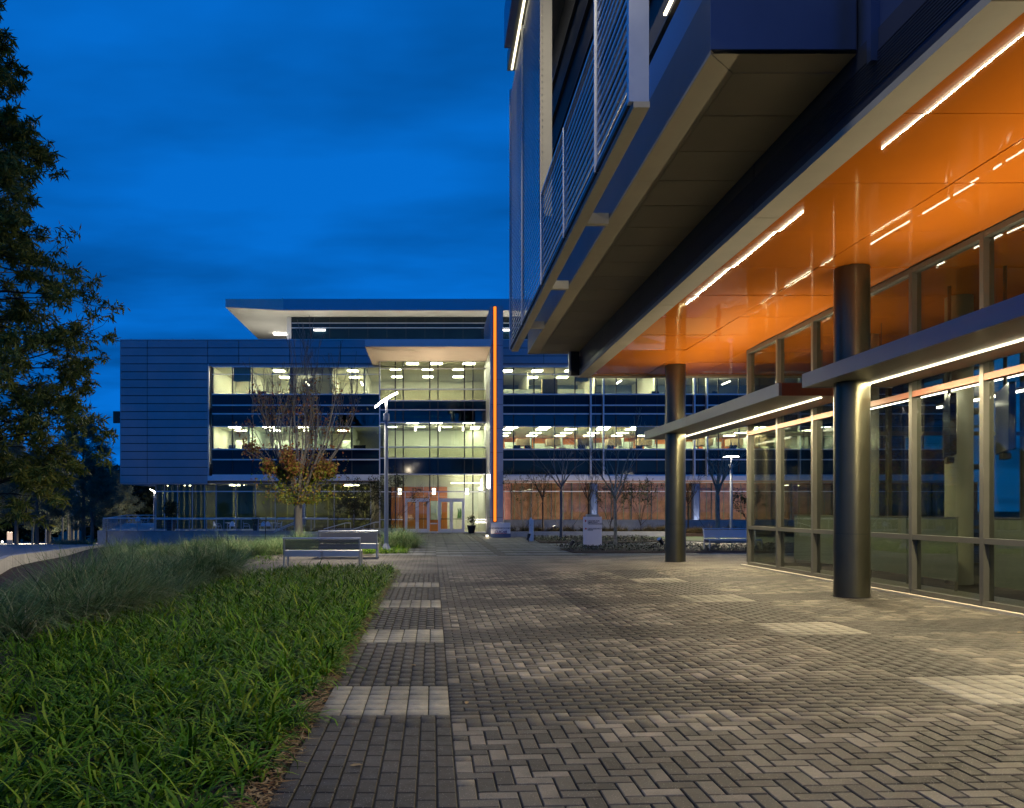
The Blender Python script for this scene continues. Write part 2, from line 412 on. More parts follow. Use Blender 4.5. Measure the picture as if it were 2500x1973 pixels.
while yy < 55.6:                                     # striped forecourt before the far entrance, two courses to a piece
    L = .48
    for (xa, xb, ph) in ((-2.2, .12, 0), (.12, 2.3, 0), (2.3, 2.65, -1), (2.65, 10.5, 1), (10.5, 24, 0)):
        x = xa
        while x < xb-.02:
            e = min(xb, x+L)
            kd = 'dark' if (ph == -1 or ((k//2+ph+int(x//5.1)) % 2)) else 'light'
            t_ = tone(kd); t_ = tuple(sum(t_)/3*(.55 if kd == 'light' else .36)*q_ for q_ in (.88, .97, 1.1))  # far pieces darkened and blued, dusk light put into their tone
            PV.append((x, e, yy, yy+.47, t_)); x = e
    yy += .47; k += 1
PV = [p for p in PV if p[3] > 3.6 and not (p[0] > 8.16 and p[3] < 21.3)]
def seen(p):                                         # how large a piece shows in the photograph
    cx = (p[0]+p[1])/2; cy_ = (p[2]+p[3])/2; u = VX+cx*F/cy_; v = VY+(EYE-zg(cx, cy_))*F/cy_
    if not (0 < u < 2500 and v < 1985): return 0
    return (p[1]-p[0])*(p[3]-p[2])/cy_**3
order = sorted(range(len(PV)), key=lambda i: -seen(PV[i])); solo = set(order[:300])
gap = .0048; dep = .05; bev = .006
prng = random.Random(11)
cache = {}
V = []; Q = []; T = []
for i, (x0, x1, y0, y1, t_) in enumerate(PV):
    a, b, c, d = x0+gap, x1-gap, y0+gap, y1-gap
    dz = prng.uniform(-.0018, .0018); tx = prng.uniform(-.004, .004); ty = prng.uniform(-.004, .004)
    if i in solo:
        key = (round(x1-x0, 4), round(y1-y0, 4)); w2, h2 = (b-a)/2, (d-c)/2
        if key not in cache:
            m = MB(); m.add([(-w2, -h2, -dep), (w2, -h2, -dep), (w2, h2, -dep), (-w2, h2, -dep), (-w2, -h2, -bev), (w2, -h2, -bev), (w2, h2, -bev), (-w2, h2, -bev),
                             (-w2+bev, -h2+bev, 0), (w2-bev, -h2+bev, 0), (w2-bev, h2-bev, 0), (-w2+bev, h2-bev, 0)],
                            [(0,1,5,4),(1,2,6,5),(2,3,7,6),(3,0,4,7),(4,5,9,8),(5,6,10,9),(6,7,11,10),(7,4,8,11),(8,9,10,11)])
            cache[key] = m.mesh('paver', M['paver_obj'])
        cx, cyy = (a+b)/2, (c+d)/2
        o = bpy.data.objects.new('paver', cache[key]); COL.objects.link(o); o.parent = pave
        o.location = (cx, cyy, zg(cx, cyy)+dz); sl = (zg(cx+.1, cyy)-zg(cx-.1, cyy))/.2
        o.rotation_euler = (tx, -sl+ty, 0); o.color = (*t_, 1)
    else:
        z = [zg(p, q)+dz for p, q in ((a, c), (b, c), (b, d), (a, d))]; n = len(V)
        V += [(a, c, z[0]-dep), (b, c, z[1]-dep), (b, d, z[2]-dep), (a, d, z[3]-dep), (a, c, z[0]-bev), (b, c, z[1]-bev), (b, d, z[2]-bev), (a, d, z[3]-bev),
              (a+bev, c+bev, z[0]), (b-bev, c+bev, z[1]), (b-bev, d-bev, z[2]), (a+bev, d-bev, z[3])]
        Q += [(n,n+1,n+5,n+4),(n+1,n+2,n+6,n+5),(n+2,n+3,n+7,n+6),(n+3,n,n+4,n+7),(n+4,n+5,n+9,n+8),(n+5,n+6,n+10,n+9),(n+6,n+7,n+11,n+10),(n+7,n+4,n+8,n+11),(n+8,n+9,n+10,n+11)]
        T += [t_]*9
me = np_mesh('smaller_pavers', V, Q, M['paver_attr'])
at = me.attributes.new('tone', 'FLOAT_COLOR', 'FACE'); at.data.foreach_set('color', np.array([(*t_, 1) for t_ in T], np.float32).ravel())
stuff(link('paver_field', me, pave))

# planting bed soil, road, kerbs
soil = mat('bark mulch', (.045, .026, .016), .95, 0, .5, 40, bump=1.0, bscale=60)
V = []; Q = []; ny = 60; nx = 26
for j in range(ny+1):
    y = 1.5+(51.6-1.5)*j/ny
    xr = -.925 if y < 21.9 else (-.925-(min(1, (y-21.9)/.6))*(4.4 if y < 27.2 else 1.3))
    for i in range(nx+1):
        x = xr+(wall_x(y)+.02-xr)*i/nx; V.append((x, y, bed_z(x, y)))
for j in range(ny):
    for i in range(nx): a = j*(nx+1)+i; Q.append((a, a+nx+1, a+nx+2, a+1))
struct(link('planting_bed', np_mesh('planting_bed', V, Q, soil, True)))
asph = mat('pale road paving', (.17, .17, .175), .7, 0, .2, 1.5, bump=.2, bscale=60)
V = []; Q = []; ry = [-8, 1, 8, 16, 20, 23, 26, 29, 33, 38, 44, 51, 58, 66, 75, 85, 95, 105, 118, 135]
for y in ry:
    for t_ in (0, .2, .5, 1):
        x = wall_x(y)-.28-t_*34; V.append((x, y, road_z(y)-.015*t_))
for j in range(len(ry)-1):
    for i in range(3): a = j*4+i; Q.append((a, a+1, a+5, a+4))
struct(link('road', np_mesh('road', V, Q, asph)))
# low retaining wall
m = MB(); tops = []
for i, (x, y) in enumerate(WALL):
    z = road_z(y)
    m.v += [(x, y, bed_z(x, y)-.5), (x, y, z+.035), (x-.26, y, z+.035), (x-.26, y, z-.4)]
    if i: b = 4*(i-1); m.f += [(b, b+1, b+5, b+4), (b+1, b+2, b+6, b+5), (b+2, b+3, b+7, b+6)]
m.f += [(0, 3, 2, 1), (len(m.v)-4, len(m.v)-3, len(m.v)-2, len(m.v)-1)]
tag(m.build('retaining_wall', M['concrete_wall']), 'low stained concrete retaining wall between the grass bed and the sloping road', 'wall')
# ================================================================== NEAR BUILDING (right): x,z section run along y
XS = 8.31; YC = 21.08; ZC = 5.80; YE = 25.2; YN = 2.0
nb = thing('glass_front_building', 'dark blue metal building with orange soffit and glass shopfront raised on round columns', 'building', (XS, YC, zg(XS, YC)))
M['orange'] = mat('glossy orange ceiling panel', (.52, .145, .012), .02, 0, .05, .6, bump=.05, bscale=.7, spec=.28, objvar=.04)
M['frame'] = mat('warm grey window frame', (.14, .136, .12), .42, .55, .05, 3)
M['glass_near'] = glass('shopfront glass', (.80, .82, .76), 1.2, 0.0, .02)
M['red'] = mat('dull red transom', (.22, .075, .04), .45, .2, .06, 2)
M['fascia'] = mat('ribbed dark blue fascia', (.05, .06, .09), .36, .4, .05, 1.2)
M['canopy'] = mat('blue grey canopy metal', (.26, .27, .31), .36, .6, .05, 1.5)
M['canopy_under'] = mat('grey canopy soffit', (.20, .20, .18), .42, .3, .05, 2)
ys = [YC-1.8*k for k in range(11)]                       # mullion lines
base = lambda y: zg(XS, y)
# --- shopfront frame
for k, y in enumerate(ys):
    box('mullion', M['frame'], nb, XS-.10, XS+.06, y-.045, y+.045, base(y)+.11, ZC-.002)
for y0, y1 in zip(ys[1:], ys[:-1]):
    a, b = y0+.047, y1-.047
    for nm, z, h, mt in (('sill', base(y0)+.055, .11, 'frame'), ('middle_rail', 1.17, .085, 'frame'), ('red_transom', 3.62, .10, 'red'), ('head_rail', ZC-.05, .09, 'frame')):
        box(nm, M[mt], nb, XS-.095, XS+.05, a-(.04 if nm == 'sill' else 0), b+(.04 if nm == 'sill' else 0), z-h/2, z+h/2)
    for z0, z1 in ((base(y0)+.115, 1.125), (1.215, 3.565), (3.675, ZC-.1)):
        box('pane', M['glass_near'], nb, XS-.012, XS+.012, a, b, z0, z1)
# far gable, glazed too
gx = [XS+1.8*k for k in range(5)]
for x in gx[1:]: box('mullion', M['frame'], nb, x-.045, x+.045, YC-.06, YC+.08, .1, ZC-.004)
for x0, x1 in zip(gx[:-1], gx[1:]):
    for nm, z, h in (('sill', .2, .12), ('middle_rail', 1.17, .085), ('red_transom', 3.62, .10)):
        box(nm, M['frame'], nb, x0+.065, x1-.047, YC-.05, YC+.06, z-h/2, z+h/2)
    box('pane', M['glass_near'], nb, x0+.065, x1-.047, YC-.012, YC+.012, .26, 3.56)
    box('pane', M['glass_near'], nb, x0+.065, x1-.047, YC-.012, YC+.012, 3.68, ZC-.05)
box('curb', M['beige'], nb, XS-.22, XS-.12, YN, YC+.2, .02, .20)
# --- interior
room = mat('interior wall', (.20, .21, .17), .8, 0, .08, 1)
box('interior_floor', mat('interior floor', (.12, .12, .11), .4, 0, .1, 2), nb, XS+.07, 15.4, YN, YC-.07, .02, .17)
box('interior_wall', room, nb, 15.4, 15.6, YN, YC+.1, 0, ZC)
box('interior_wall', room, nb, XS+.07, 15.4, YN-.2, YN, 0, ZC)
# --- orange ceiling panels
jy = [YC+1.8*2.29-.02]+[YC+1.8*k for k in (2, 1)]+ys+[YN-1.6]
jy[0] = YE-.02
for (y1, y0) in zip(jy[:-1], jy[1:]):
    for (x0, x1) in ((4.88, 6.62), (6.62, XS-.1), (XS+.06, 11.8), (11.8, 15.4)):
        if x0 > XS and y1 > YC+.1: x0, x1 = (XS-.1, 11.8) if x0 < 9 else (11.8, 15.4)
        mp_ = MB().box(x0+.010, x1-.010, y0+.010, y1-.010, ZC, ZC+.04)
        mp_.v = [(a_, b_, c_+(rnd.uniform(.001, .015) if c_ < ZC+.01 else 0)) for a_, b_, c_ in mp_.v]; mp_.build('ceiling_panel', M['orange'], nb)
box('ceiling_deck', M['black'], nb, 4.6, 15.6, YN-1.6, YE-.05, ZC+.05, ZC+.12)
box('ceiling_edge', M['beige'], nb, 4.88, 15.6, YE-.01, YE+.07, ZC-.05, ZC+.3)
# --- beam: beige bottom flange and ribbed fascia
by = [YE, 22.6, 20.0, 16.2, 11.35, 6.5, YN-1.6]
for y1, y0 in zip(by[:-1], by[1:]):
    box('beam_soffit', M['beige'], nb, 4.50, 4.87, y0+.008, y1-.008, ZC-.055, ZC+.03)
    box('fascia_panel', M['fascia'], nb, 4.515, 4.60, y0+.01, y1-.01, ZC+.115, 6.53)
    box('fascia_trim', M['fascia'], nb, 4.505, 4.59, y0+.006, y1-.006, ZC+.035, ZC+.105)
mr_ = MB()
for k in range(11):
    z = ZC+.16+k*.033
    mr_.box(4.505, 4.52, YN-1.6, YE-.05, z, z+.014)
mr_.build('fascia_rib', M['fascia'], nb)
# upper wall over the near part (no box beam there)
box('upper_wall', M['navy_dark'], nb, 4.53, 4.75, YN-1.6, 10.5, 6.54, 15)
box('corner_trim', M['navy_dark'], nb, 4.44, 4.53, 8.18, 8.26, 6.2, 15)
box('end_recess', M['black'], nb, 4.22, 4.50, YE-.4, YE-.3, ZC-.05, 6.5)
box('end_frame', M['silver'], nb, 4.18, 4.24, YE-.42, YE-.28, ZC-.05, 6.5)
box('end_frame', M['silver'], nb, 4.24, 4.52, YE-.44, YE-.30, ZC-.075, ZC-.055)
# --- box beam with panelled soffit
BX0, BX1, BZ0, BZ1, BY0, BY1 = 2.95, 4.51, 6.50, 7.24, 8.57, 25.2
box('box_beam', M['fascia'], nb, BX0+.01, BX1, BY0+.01, BY1, BZ0+.03, BZ1)
box('box_face', M['navy_dark'], nb, BX0, BX1-.02, BY0, BY0+.008, BZ0+.035, 9.5)
py = [BY0+.38]+[BY0+.38+.98*k for k in range(1, 18)]
for y0, y1 in zip(py[:-1], py[1:]):
    if y0 < BY1-.4:
        box('soffit_panel', M['tan'], nb, 3.33, 4.50, y0+.011, min(y1, BY1)-.011, BZ0-.012, BZ0+.028)
for k in range(6):
    y0 = BY0+.38+k*2.94; y1 = min(y0+2.94, BY1)
    m = MB(); m.add([(BX0, y0+.006-(.38 if k == 0 else 0), BZ0-.016), (3.322, y0+.006, BZ0-.016), (3.322, y1-.006, BZ0-.016), (BX0, y1-.006, BZ0-.016),
                     (BX0, y0+.006-(.38 if k == 0 else 0), BZ0+.03), (3.322, y0+.006, BZ0+.03), (3.322, y1-.006, BZ0+.03), (BX0, y1-.006, BZ0+.03)],
                    [(0,3,2,1),(4,5,6,7),(0,1,5,4),(1,2,6,5),(2,3,7,6),(3,0,4,7)])
    m.build('soffit_border', M['tan'], nb)
m = MB(); m.add([(BX0+.01, BY0, BZ0-.014), (4.5, BY0, BZ0-.014), (4.5, BY0+.374, BZ0-.014), (3.33, BY0+.374, BZ0-.014)], [(0, 3, 2, 1)]); m.build('soffit_border', M['tan'], nb)
# upper storeys behind the screen
box('upper_wall', M['navy_dark'], nb, 3.12, 3.3, 9.2, 24.6, 7.34, 8.05)
M['win_dark'] = mat('dark bronze window wall', (.012, .010, .008), .6, 0, .1, 1)
box('window_wall', M['win_dark'], nb, 3.30, 3.42, 9.2, 24.4, 8.05, 14.4)
for k in range(6): box('window_bar', M['black'], nb, 3.22, 3.30, 9.2, 24.4, 8.4+k*.95, 8.45+k*.95)
box('balcony_deck', M['black'], nb, 3.05, 3.4, 9.3, 24.5, 7.25, 7.335)
area('window_wall_lamp', (3.15, 10.2, 8.38), .05, 1.6, 6, (1, .8, .5), nb, rot=(0, R(-60), 0))
box('window_light', M['led'], nb, 3.2, 3.24, 9.6, 11.2, 8.5, 8.53)
box('upper_floor_slab', M['black'], nb, 3.42, 4.6, 9.2, 24.4, 7.3, 14.4)
# roof overhang with light line
box('roof_soffit', M['canopy_under'], nb, 2.16, 4.55, 5.0, 23.5, 14.41, 14.9)
box('roof_fascia', M['navy_dark'], nb, 1.96, 2.15, 5.0, 22.2, 14.33, 15.4)
box('roof_light', M['led_dim'], nb, 2.265, 2.315, 5.0, 23.4, 14.385, 14.408)
area('roof_light_lamp', (2.29, 10.4, 14.37), .06, 10.8, 720, (1, .90, .66), nb, spread=125)
# --- louvre screen: every slat its own piece
scr = thing('louvre_screen', 'tall screen of slender horizontal metal slats hung before the dark balcony', 'screen', (2.33, 9.66, 6.47))
SX = 2.33
M['slat'] = mat('pale louvre paint', (.60, .62, .66), .35, .4, .05, 3)
def louvre(y0, y1, z1):
    L = y1-y0-.06
    m = MB(); m.add([(-.009, 0, -.027), (.009, 0, -.022), (.009, 0, .022), (-.009, 0, .027), (-.009, L, -.027), (.009, L, -.022), (.009, L, .022), (-.009, L, .027)],
                    [(0,1,2,3),(7,6,5,4),(0,4,5,1),(1,5,6,2),(2,6,7,3),(3,7,4,0)])
    me = m.mesh('slat', M['slat']); z = 6.62
    while z < z1-.03:
        o = bpy.data.objects.new('slat', me); COL.objects.link(o); o.parent = scr; o.location = Vector((SX+.04, y0+.03, z))-Vector(scr.location); z += .138
panels = [(9.72, 11.63, 13.9), (11.63, 14.43, 8.45), (14.43, 17.45, 8.45), (17.45, 21.25, 14.36), (21.25, 24.5, 14.36)]
for y0, y1, z1 in panels:
    louvre(y0, y1, z1)
    box('screen_mullion', M['silver'], scr, SX-.01, SX+.075, y1-.022, y1+.022, 6.5, z1+.02)
    if z1 < 9: box('top_rail', M['silver'], scr, SX+.0, SX+.08, y0+.024, y1-.024, z1-.02, z1+.03)
    for zb in (6.9, 7.6, 8.3):
        pass
box('end_post', M['silver'], scr, SX, SX+.24, 9.60, 9.70, 6.50, 14.3)
box('bottom_channel', M['black'], scr, SX+.01, SX+.05, 9.71, 24.5, 6.50, 6.57)
box('bottom_beam', M['beige'], scr, SX+.055, SX+.25, 9.60, 24.5, 6.43, 6.50)
for y in (13.6, 17.6, 21.4): box('bracket', M['beige'], scr, SX+.25, BX0, y-.06, y+.06, 6.44, 6.62)
box('post', M['beige'], scr, SX-.01, SX+.25, 17.48, 17.62, 8.0, 14.4)
# --- columns
def column(name, x, y, label, top):
    t = thing(name, label, 'column', (x, y, zg(x, y)), group=None); z = zg(x, y)
    MB().cyl(x, y, z-.02, z+1.08, .288, 48).build('lower_casing', M['olive'], t, True)
    MB().cyl(x, y, z+1.088, 4.0, .285, 48).build('upper_casing', M['olive'], t, True)
    MB().cyl(x, y, 4.0, top, .285, 48).build('top_casing', M['olive'], t, True)
    MB().box(x-.2845, x-.27, y-.004, y+.004, z+1.1, 3.8).build('seam', M['black'], t)
    MB().cyl(x, y, z+1.075, z+1.095, .279, 40).build('joint', M['black'], t, True)
    MB().cyl(x, y, z-.02, z+.012, .30, 48).build('base_ring', M['black'], t, True)
    return t
column('round_column', 7.23, 13.93, 'thick bronze column piercing the near blue canopy before the glass front', ZC-.001)
column('round_column', 7.01, 23.33, 'bronze column at the far end of the orange ceiling, clear of the glass front', ZC-.001)
# --- canopies with light strips below and uplights above
def canopy(y0, y1, label, near):
    t = thing('entrance_canopy', label, 'canopy', (7.4, y1, 3.8))
    for k, (a, b) in enumerate(((y0, (y0+y1)/2+.7), ((y0+y1)/2+.7, y1))):
        box('edge_fascia', M['canopy'], t, 6.60, 6.66, a+.004, b-.004, 3.815, 4.06)
    box('soffit', M['canopy_under'], t, 6.66, XS-.1, y0+.02, y1-.02, 3.83, 3.87)
    box('top_deck', M['canopy'], t, 6.66, XS-.1, y0+.02, y1-.02, 4.0, 4.05)
    box('end_fascia', M['red'] if not near else M['canopy'], t, 6.66, XS-.1, y0, y0+.02, 3.815, 4.06)
    box('end_fascia', M['canopy'], t, 6.66, XS-.1, y1-.02, y1, 3.815, 4.06)
    box('light_strip', M['led'], t, 7.53, 7.57, y0+.3, y1-.1, 3.808, 3.829)
    area('strip_lamp', (7.55, (y0+y1)/2+.1, 3.80), .05, y1-y0-.4, 820 if near else 640, (1, .84, .50), t)
    u0, u1 = (y0+.3, y1-1.4) if near else (y0+.4, y1-1.6)
    box('uplight', M['led'], t, 7.242, 7.258, u0, u1, 4.06, 4.10)
    area('uplight_lamp', (7.25, (u0+u1)/2, 4.115), .02, u1-u0, 185, (1, .82, .50), t, rot=(R(180), 0, 0))
canopy(YN, 14.43, 'near blue canopy over the shopfront with a light strip beneath, pierced by the thick column', True)
canopy(15.4, 25.2, 'far grey canopy with red end plate, running past the end of the shopfront', False)
# --- inside the shopfront
for i, y in enumerate((19.6, 16.0, 12.4, 8.8)):
    t = thing('desk_screen', ['low grey desk partition behind the shopfront glass by the building corner', 'low grey desk partition behind the thick column', 'low grey desk partition behind the glass under the black screen', 'low grey desk partition at the cut edge of the view'][i], 'partition', (9.5, y, .17))
    pm = mat('desk fabric', (.11, .13, .115), .85, 0, .1, 8)
    box('panel', pm, t, 9.4, 9.44, y-1.5, y-.02, .35, 1.48); box('panel', pm, t, 9.4, 9.44, y+.02, y+1.4, .35, 1.48)
    box('cap', M['frame'], t, 9.39, 9.45, y-1.5, y+1.4, 1.485, 1.51)
    for yy_ in (y-1.48, y-.0, y+1.36): box('foot', M['frame'], t, 9.40, 9.44, yy_, yy_+.03, .17, .35)
for i, (x, y) in enumerate(((10.4, 19.3), (10.3, 15.8), (10.3, 12.2))):
    tag(MB().cyl(x, y, .17, ZC, .24, 32).build('inner_column', mat('pale column paint', (.26, .27, .23), .6, 0, .05, 2), None, True), ['pale round column inside the shopfront nearest the building corner', 'pale round column inside the shopfront seen just right of the thick bronze column', 'pale round column inside the shopfront beside the hanging screens'][i], 'column')
for i, (x, y, rz) in enumerate(((9.6, 15.0, R(62)), (9.75, 13.75, R(62)))):
    t = thing('hanging_screen', ['black display screen hung from the ceiling inside the shopfront, edge on', 'second black display screen hung beside the first inside the shopfront'][i], 'screen', (x, y, 2.5), rz, group='hanging display screens')
    MB().bbox(-.75, .75, -.05, .05, .12, 1.22, .01).build('display', mat('black screen', (.006, .006, .008), .15, 0, 0), t, local=True)
    MB().cyl(0, .0, 1.2, 3.29, .03, 10).build('hanger', M['black'], t, local=True)
    MB().box(-.2, .2, -.06, .06, .0, .1).build('bracket', M['black'], t, local=True)
for i, (x, z) in enumerate(((10.0, 3.95), (12.2, 4.1))):
    t = thing('linear_lamp', ['long white linear lamp hung inside the shopfront close to the glass', 'long white linear lamp hung deep inside the shopfront'][i], 'lamp', (x, 12, z), group=None)
    box('tube', M['dim_light'], t, x-.03, x+.03, 4.5, 19.5, z-.02, z+.02); box('housing', M['frame'], t, x-.05, x+.05, 4.5, 19.5, z+.02, z+.08)
    for y in (6, 12, 18): box('cable', M['black'], t, x-.006, x+.006, y-.006, y+.006, z+.08, ZC)
    area('tube_lamp', (x, 12, z-.03), .06, 15, 38, (1, .92, .66), t)
# ================================================================== FAR OFFICE BUILDING (front at y = 58)
FY = 58.0
XL, XR = fx(294), fx(2420); ZP = fz(830); ZB = fz(1180)
fb = thing('office_building', 'three storey blue panelled office block with lit ribbon windows and floating white roof', 'building', (0, FY, 0))
M['glass_far'] = glass('office window glass', (.80, .84, .76), 1.0, 0, .03)
M['glass_teal'] = glass('shadow box glass', (.20, .34, .36), 1.6, 0, .02)
M['spandrel'] = mat('dark blue spandrel glass', (.006, .018, .030), .08, 0, .15, .8, spec=.32, bump=.008, bscale=.5)
M['cream'] = mat('cream office wall', (.64, .62, .50), .8, 0, .05, .8)
M['ceiling'] = mat('ceiling tiles', (.62, .60, .48), .85, 0, .05, 2)
M['cabinet'] = mat('pale green cabinet', (.50, .56, .46), .6, 0, .06, 1, objvar=.12)
M['orange_wall'] = mat('orange wall', (.62, .20, .03), .6, 0, .06, 1)
M['wood'] = mat('light wood cupboard', (.38, .27, .14), .6, 0, .15, 3)
M['carpet'] = mat('office floor', (.10, .10, .09), .9, 0, .1, 3)
M['frost'] = mat('frosted glass', (.42, .44, .36), .4, 0, .08, 1)
# ---- blue panels of the solid left block and the parapet band
row = (ZP-ZB)/18
def panel(x0, x1, z0, z1): box('wall_panel', M['navy'], fb, x0+.02, x1-.02, FY, FY+.07, z0+.026, z1-.026)
for r in range(18):
    z1 = ZP-r*row; z0 = z1-row
    for a, b in ((294, 359.4), (359.4, 507)): panel(fx(a), fx(b), z0, z1)
    if r < 3:
        e = 507.0; first = True
        while e < 2400:
            w = 75.8 if first else 124.2; first = False
            if not (885 < e and e+w < 1200 and False): panel(fx(e), fx(min(e+w, 2420)), z0, z1)
            e += w
    elif r < 17: pass
box('wall_core', M['black'], fb, XL+.02, fx(507)-.02, FY+.075, FY+13, ZB+.02, ZP-.02)
box('left_wall', M['navy'], fb, XL-.03, XL+.015, FY+.01, FY+14, ZB, ZP)
box('parapet_core', M['black'], fb, fx(507)-.01, XR, FY+.075, FY+.5, ZP-3*row+.02, ZP-.03)
box('parapet_cap', M['silver'], fb, XL-.06, XR, FY-.03, FY+.55, ZP, ZP+.05)
box('block_soffit', M['grey_metal'], fb, XL, fx(507), FY+.02, FY+6, ZB-.06, ZB)
box('opening_jamb', M['silver'], fb, fx(507), fx(507)+.06, FY+.02, FY+.5, fz(1173), ZP-3*row)
# ---- ribbon windows
GY = FY+.22
lv = [894.7, 913, 962.3, 989, 1010, 1041, 1096.7, 1122, 1160]      # horizontal members on the photograph
zl = [fz(v) for v in lv]
kinds = ['glass_far', 'glass_far', 'spandrel', 'spandrel', 'glass_teal', 'glass_far', 'spandrel', 'spandrel']
cols = [517+48.75*k for k in range(0, 9)]; cols[-1] = 927
cols_r = [1228.3]+[1254.5+50.2*k for k in range(0, 23)]
for cs in (cols, cols_r):
    for a, b in zip(cs[:-1], cs[1:]):
        for k, kd in enumerate(kinds):
            nm = 'spandrel_panel' if kd == 'spandrel' else 'window_pane'
            box(nm, M[kd], fb, fx(a)+.03, fx(b)-.03, GY, GY+.03, zl[k+1]+.03, zl[k]-.03)
    for a in cs: box('mullion', M['black'], fb, fx(a)-.035, fx(a)+.035, GY-.035, GY+.09, zl[-1], zl[0]+.2)
    for k, z in enumerate(zl):
        thin = k in (1, 5)
        box('transom', M['silver'], fb, fx(cs[0]), fx(cs[-1]), GY-(.07 if thin else .13), GY-.036, z-(.022 if thin else .045), z+(.022 if thin else .045))
    x0, x1 = fx(cs[0])-.3, fx(cs[-1])
    e = x0
    while e < x1-.1:
        box('sill_band', M['silver'], fb, e+.006, min(e+2.7, x1)-.006, FY-.02, GY-.02, fz(1173), zl[-1]-.05); e += 2.7
    box('band_soffit', mat('soffit trim tinted as lit', (.55, .35, .22), .6), fb, x0, x1, FY-.015, GY+.3, fz(1173)-.06, fz(1173)-.004)  # warm light on the underside is put into this peach colour
    box('head_trim', M['grey_metal'], fb, x0, x1, FY+.08, GY+.02, zl[0]+.02, zl[0]+.16)
for a in (1441, 1471.9, 1693.4, 1724, 1950, 1981):
    box('vertical_fin', M['silver'], fb, fx(a)-.045, fx(a)+.045, FY-.28, GY-.14, fz(1173), zl[0]+.1)
# ---- rooms
CZ3, CZ2 = 11.93, 7.66
for (x0, x1) in ((fx(509)+.02, 3.6), (3.6, XR)):
    box('floor_slab', M['carpet'], fb, x0, x1, GY+.12, FY+12, 8.62, 8.95)
    box('floor_slab', M['carpet'], fb, x0, x1, GY+.12, FY+12, 4.55, 4.90)
    box('ceiling', M['ceiling'], fb, x0, x1, GY+.12, FY+12, CZ3, CZ3+.1)
    box('ceiling', M['ceiling'], fb, x0, x1, GY+.40, FY+12, CZ2, CZ2+.1)
box('back_wall', M['cream'], fb, fx(509)+.02, 5, FY+7.0, FY+7.2, 8.95, CZ3); box('back_wall', M['cream'], fb, fx(509)+.02, 5, FY+6.5, FY+6.7, 4.9, CZ2)
box('back_wall', mat('blue grey wall', (.16, .22, .32), .6, 0, .05, 1), fb, 5, XR, FY+9, FY+9.2, 8.95, CZ3); box('back_wall', M['orange_wall'], fb, 5, XR, FY+10.5, FY+10.7, 4.9, CZ2)
box('side_wall', M['cream'], fb, fx(509)+.02, fx(517), FY+.55, FY+12, 4.9, CZ3)
prn = random.Random(5)
for px in (613, 711, 808, 890): box('partition', M['cream'], fb, fx(px, 60), fx(px, 60)+.12, FY+1.2, FY+7, 8.95, CZ3)
for px in (613, 760, 860): box('partition', M['cabinet'], fb, fx(px, 60), fx(px, 60)+.12, FY+1.0, FY+6.5, 4.9, CZ2)
for px in (1285, 1445, 1590): box('partition', M['cream'], fb, fx(px, 61), fx(px, 61)+.12, FY+2.5, FY+9, 8.95, CZ3)
box('whiteboard', mat('whiteboard', (.62, .66, .54), .3, 0, .04, 2), fb, fx(1228), fx(1440), FY+2.2, FY+2.25, 8.95, 10.6)
for px in (540, 640, 740, 820): box('cupboard', M['cabinet'], fb, fx(px), fx(px)+1.3, FY+4.3, FY+4.9, 4.9, 6.95)
for k in range(12):
    x = fx(1250)+k*2.25
    box('cupboard', M['cabinet'], fb, x, x+1.0+prn.random()*.8, FY+5+prn.random(), FY+5.6+prn.random()*.3, 4.9, 6.7+prn.random()*.25)
    c = box('overhead_cupboard', M['wood'], fb, x+.5, x+1.5, FY+1.6, FY+2.6, 6.35, 6.85)
    box('partition', M['cabinet'], fb, x+1.5, x+1.56, FY+1.0, FY+3.8, 4.9, 6.9)
box('hung_crate', M['wood'], fb, fx(1330), fx(1368), FY+1.3, FY+1.9, 10.0, 11.2)
def rows_of_lights(x0, x1, dx, ysl, z, w=.75, d=.6):
    n = int((x1-x0)/dx)
    for i in range(n+1):
        for j, yv in enumerate(ysl):
            x = x0+i*dx+prn.uniform(-.12, .12)
            if prn.random() < .16: continue
            box('light_panel', M['ceil_light'], fb, x, x+w, yv, yv+d, z-.02, z-.003)
rows_of_lights(fx(560), fx(885), 2.75, (FY+1.7, FY+4.6), CZ3); rows_of_lights(fx(1232), fx(1900), 2.3, (FY+1.7, FY+4.6), CZ3)
rows_of_lights(fx(545), fx(885), 2.6, (FY+1.0, FY+3.4), CZ2, .8, .5); rows_of_lights(fx(1240), fx(1900), 2.3, (FY+1.1, FY+2.6, FY+5.4, FY+7.8), CZ2, .8, .45)
rows_of_lights(-3.2, 2.9, 2.4, (FY+1.0, FY+4.4), CZ3); rows_of_lights(-3.2, 2.9, 2.0, (FY+.8, FY+2.2), CZ2, .6, .35)
for (px, py_, yv) in ((610, 934, 62), (745, 934, 62), (880, 934, 62), (1515, 930, 62), (1780, 932, 62)):
    p = P(px, py_, yv); box('pendant_tube', M['dim_light'], fb, p[0], p[0]+.1, yv, yv+1.6, p[2], p[2]+.06)
